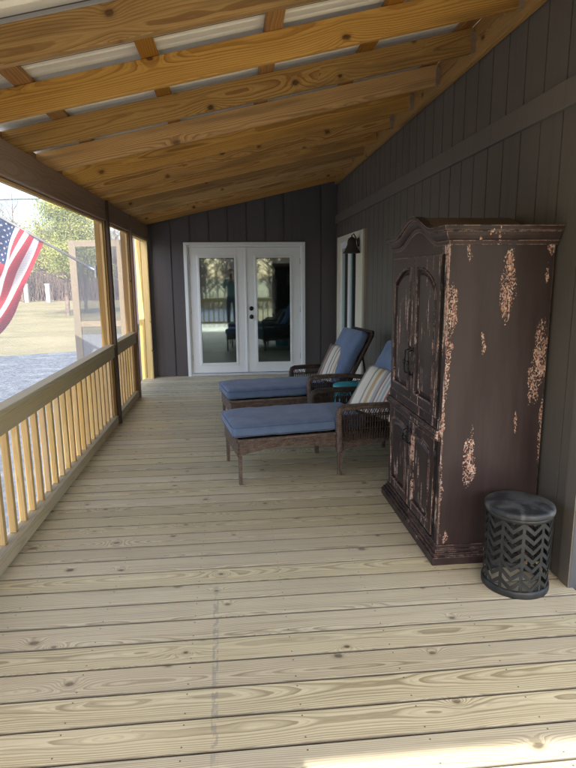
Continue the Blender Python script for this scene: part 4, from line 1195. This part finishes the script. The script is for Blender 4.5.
def bare_tree(seed, H_):
    rnd = random.Random(seed); t = empty('bare_tree', (0, 0, GZ), 'bare tree', 'tree', 'leafless trees beyond the lawn')
    m = MB(); pts_ = [Vector((0, 0, 0))]; d = Vector((0, 0, 1)); n = 8
    for i in range(n):
        d = (d + Vector((rnd.uniform(-.07, .07), rnd.uniform(-.07, .07), .1))).normalized(); pts_.append(pts_[-1] + d * H_ / n)
    r0 = H_ * .013; rs = [r0 * (1 - .85 * i / n) for i in range(n + 1)]
    m.tube(pts_, rs, 8, cap=False); m.build('trunk', BARK, t, local=True)
    m = MB()
    for i in range(15):
        k = rnd.uniform(2.2, n); j = min(int(k), n - 1); b = pts_[j].lerp(pts_[j + 1], k - j); a = rnd.uniform(0, 6.28)
        branch(m, b, Vector((math.cos(a), math.sin(a), rnd.uniform(.5, 1.1))).normalized(), H_ * (.30 - .018 * k), rs[j] * .5, 3 if i < 9 else 2, rnd)
    m.build('crown', BARK, t, local=True); return t
protos = [bare_tree(3, 12.0), bare_tree(7, 10.0), bare_tree(19, 13.5)]
spots = [  # x, y, proto, scale, turn, label
    (-31.5, 62, 0, 1.0, .3, 'bare tree at the left photo edge behind the flag'),
    (-25.5, 64, 1, 1.1, 1.3, 'bare tree just right of the flag at the far edge of the lawn'),
    (-21.0, 60, 2, .8, 2.0, 'bare tree between the two pale field posts'),
    (-17.0, 66, 0, .9, 2.9, 'bare tree seen through the open screen door'),
    (-12.8, 62, 1, 1.0, 4.0, 'bare tree seen through the narrow screen beside the post'),
    (-5.5, -17, 0, .9, 1.0, 'bare tree behind the camera mirrored left in the glass doors'),
    (-2.8, -21, 2, .8, .2, 'bare tree behind the camera mirrored in the left glass door'),
    (.4, -19, 1, 1.0, 5.2, 'bare tree behind the camera mirrored near the door knobs'),
    (3.0, -23, 0, .9, 3.2, 'bare tree behind the camera mirrored in the right glass door'),
    (-8.6, -22, 1, 1.1, 3.7, 'bare tree behind the camera far left of the porch'),
]
used = set()
for x, y, k, sc_, rt, lb in spots:
    o = protos[k] if k not in used else copy_tree(protos[k]); used.add(k)
    o.location = (x, y, GZ); o.scale = (sc_,) * 3; o.rotation_euler.z = rt; o['label'] = lb
# woods: a mass of trunks and twigs
rnd = random.Random(5); m = MB()
def wood_row(x0, x1, y0, y1, n, h0, h1):
    for i in range(n):
        x, y = rnd.uniform(x0, x1), rnd.uniform(y0, y1); H_ = rnd.uniform(h0, h1); b = Vector((x, y, GZ)); tp = b + Vector((rnd.uniform(-.6, .6), rnd.uniform(-.6, .6), H_))
        m.tube([b, b.lerp(tp, .5) + Vector((rnd.uniform(-.2, .2), 0, 0)), tp], [H_ * .012, H_ * .008, H_ * .002], 4, cap=False)
        for k in range(16):
            t = rnd.uniform(.12, .98); p = b.lerp(tp, t); a = rnd.uniform(0, 6.28); L = H_ * .2 * (1.15 - t) + .4
            q = p + Vector((math.cos(a) * L, math.sin(a) * L * .6, L * rnd.uniform(.4, 1.1)))
            m.tube([p, q], [.05, .02], 3, cap=False)
            for _ in range(4):
                p2 = p.lerp(q, rnd.uniform(.3, .9)); m.tube([p2, p2 + Vector((rnd.uniform(-.6, .6), rnd.uniform(-.3, .3), rnd.uniform(.1, .8)))], [.03, .012], 3, cap=False)
wood_row(-60, -4, 66, 96, 800, 5.0, 9.5)
wood_row(-22, 22, -46, -28, 170, 6, 11)
w_ = m.build('distant_woods', BARKD); tag(w_, 'hazy band of leafless brown woods along the far edge of the lawn', 'woods', kind='stuff')
# undergrowth in the woods' edge
m = MB()
for i in range(9000):
    x = rnd.uniform(-60, -4); y = rnd.uniform(63, 70); p = Vector((x, y, GZ)); h = rnd.uniform(.4, 3.4)
    q = p + Vector((rnd.uniform(-.6, .6), rnd.uniform(-.4, .4), h)); m.tube([p, q], [.045, .015], 3, cap=False)
for i in range(900):
    x = rnd.uniform(-20, 20); y = rnd.uniform(-27, -25); p = Vector((x, y, GZ)); h = rnd.uniform(.4, 1.8)
    q = p + Vector((rnd.uniform(-.6, .6), rnd.uniform(-.4, .4), h)); m.tube([p, q], [.03, .01], 3, cap=False)
w_ = m.build('underbrush', BARKD); tag(w_, 'brown underbrush at the foot of the distant woods', 'brush', kind='stuff')

def evergreen(loc, H_, Rr, label, seed, n=5200):
    rnd = random.Random(seed); t = empty('evergreen_tree', loc, label, 'tree')
    m = MB(); m.tube([(0, 0, 0), (.1, 0, H_ * .5), (0, .1, H_ * .95)], [H_ * .022, H_ * .015, H_ * .004], 8, cap=False); m.build('trunk', BARK, t, local=True)
    m = MB(); clumps = []
    for i in range(60):
        h = rnd.uniform(.44, 1.0); rr = Rr * (1.12 - h) ** .6 * rnd.uniform(.3, 1.0) * (1.0 if h > .3 else .8); a = rnd.uniform(0, 6.28)
        c = Vector((math.cos(a) * rr, math.sin(a) * rr, h * H_)); clumps.append(c)
        m.tube([(0, 0, max(.2, h * H_ - rr * .4)), c], [.05, .015], 3, cap=False)
    br = m.build('branches', BARK, t, local=True)
    m = MB()
    for i in range(n):
        c = clumps[i % 60]; p = c + Vector((rnd.gauss(0, .5), rnd.gauss(0, .5), rnd.gauss(0, .3)))
        s_ = rnd.uniform(.04, .10); a = Vector((rnd.gauss(0, 1), rnd.gauss(0, 1), rnd.gauss(0, 1))).normalized(); b = a.orthogonal().normalized()
        o = m.add([p - a * s_, p + b * s_ * .35, p + a * s_, p - b * s_ * .35]); m.face((o, o + 1, o + 2, o + 3))
    m.build('crown', LEAF, t, local=True)
evergreen((-10.6, 38, GZ), 6.9, 3.2, 'yellow green evergreen tree beyond the lawn, left of the golden post', 4, 26000)
evergreen((-10.2, 41, GZ), 5.4, 1.8, 'smaller yellow green evergreen partly hidden by the golden post', 9, 4000)
FP = paint('pale_field_post', (.42, .39, .36), .7)
for i, (x, y, lb) in enumerate(((-20.6, 60, 'pale square post at the lawn edge, next to the flag'), (-18.5, 60, 'pale square post at the lawn edge, nearer the screen door'))):
    m = MB(); m.box((x - .2, y - .2, GZ), (x + .2, y + .2, GZ + 1.75)); m.box((x - .25, y - .25, GZ + 1.75), (x + .25, y + .25, GZ + 1.85)); p = m.build('field_post', FP); tag(p, lb, 'post', 'pale posts at the lawn edge')
for i, (z0, z1) in enumerate(((7.4, 6.6), (8.6, 8.0))):
    m = MB(); pts_ = [Vector((-60 + 62 * t / 16, 36, z0 + (z1 - z0) * t / 16 - 1.1 * math.sin(math.pi * t / 16))) for t in range(17)]
    m.tube(pts_, .03, 5); p = m.build('power_cable', paint('cable_black', (.05, .05, .05), .6) if i == 0 else bpy.data.materials['cable_black'])
    tag(p, ('lower' if i == 0 else 'upper') + ' overhead power cable crossing the sky left of the trees', 'cable')
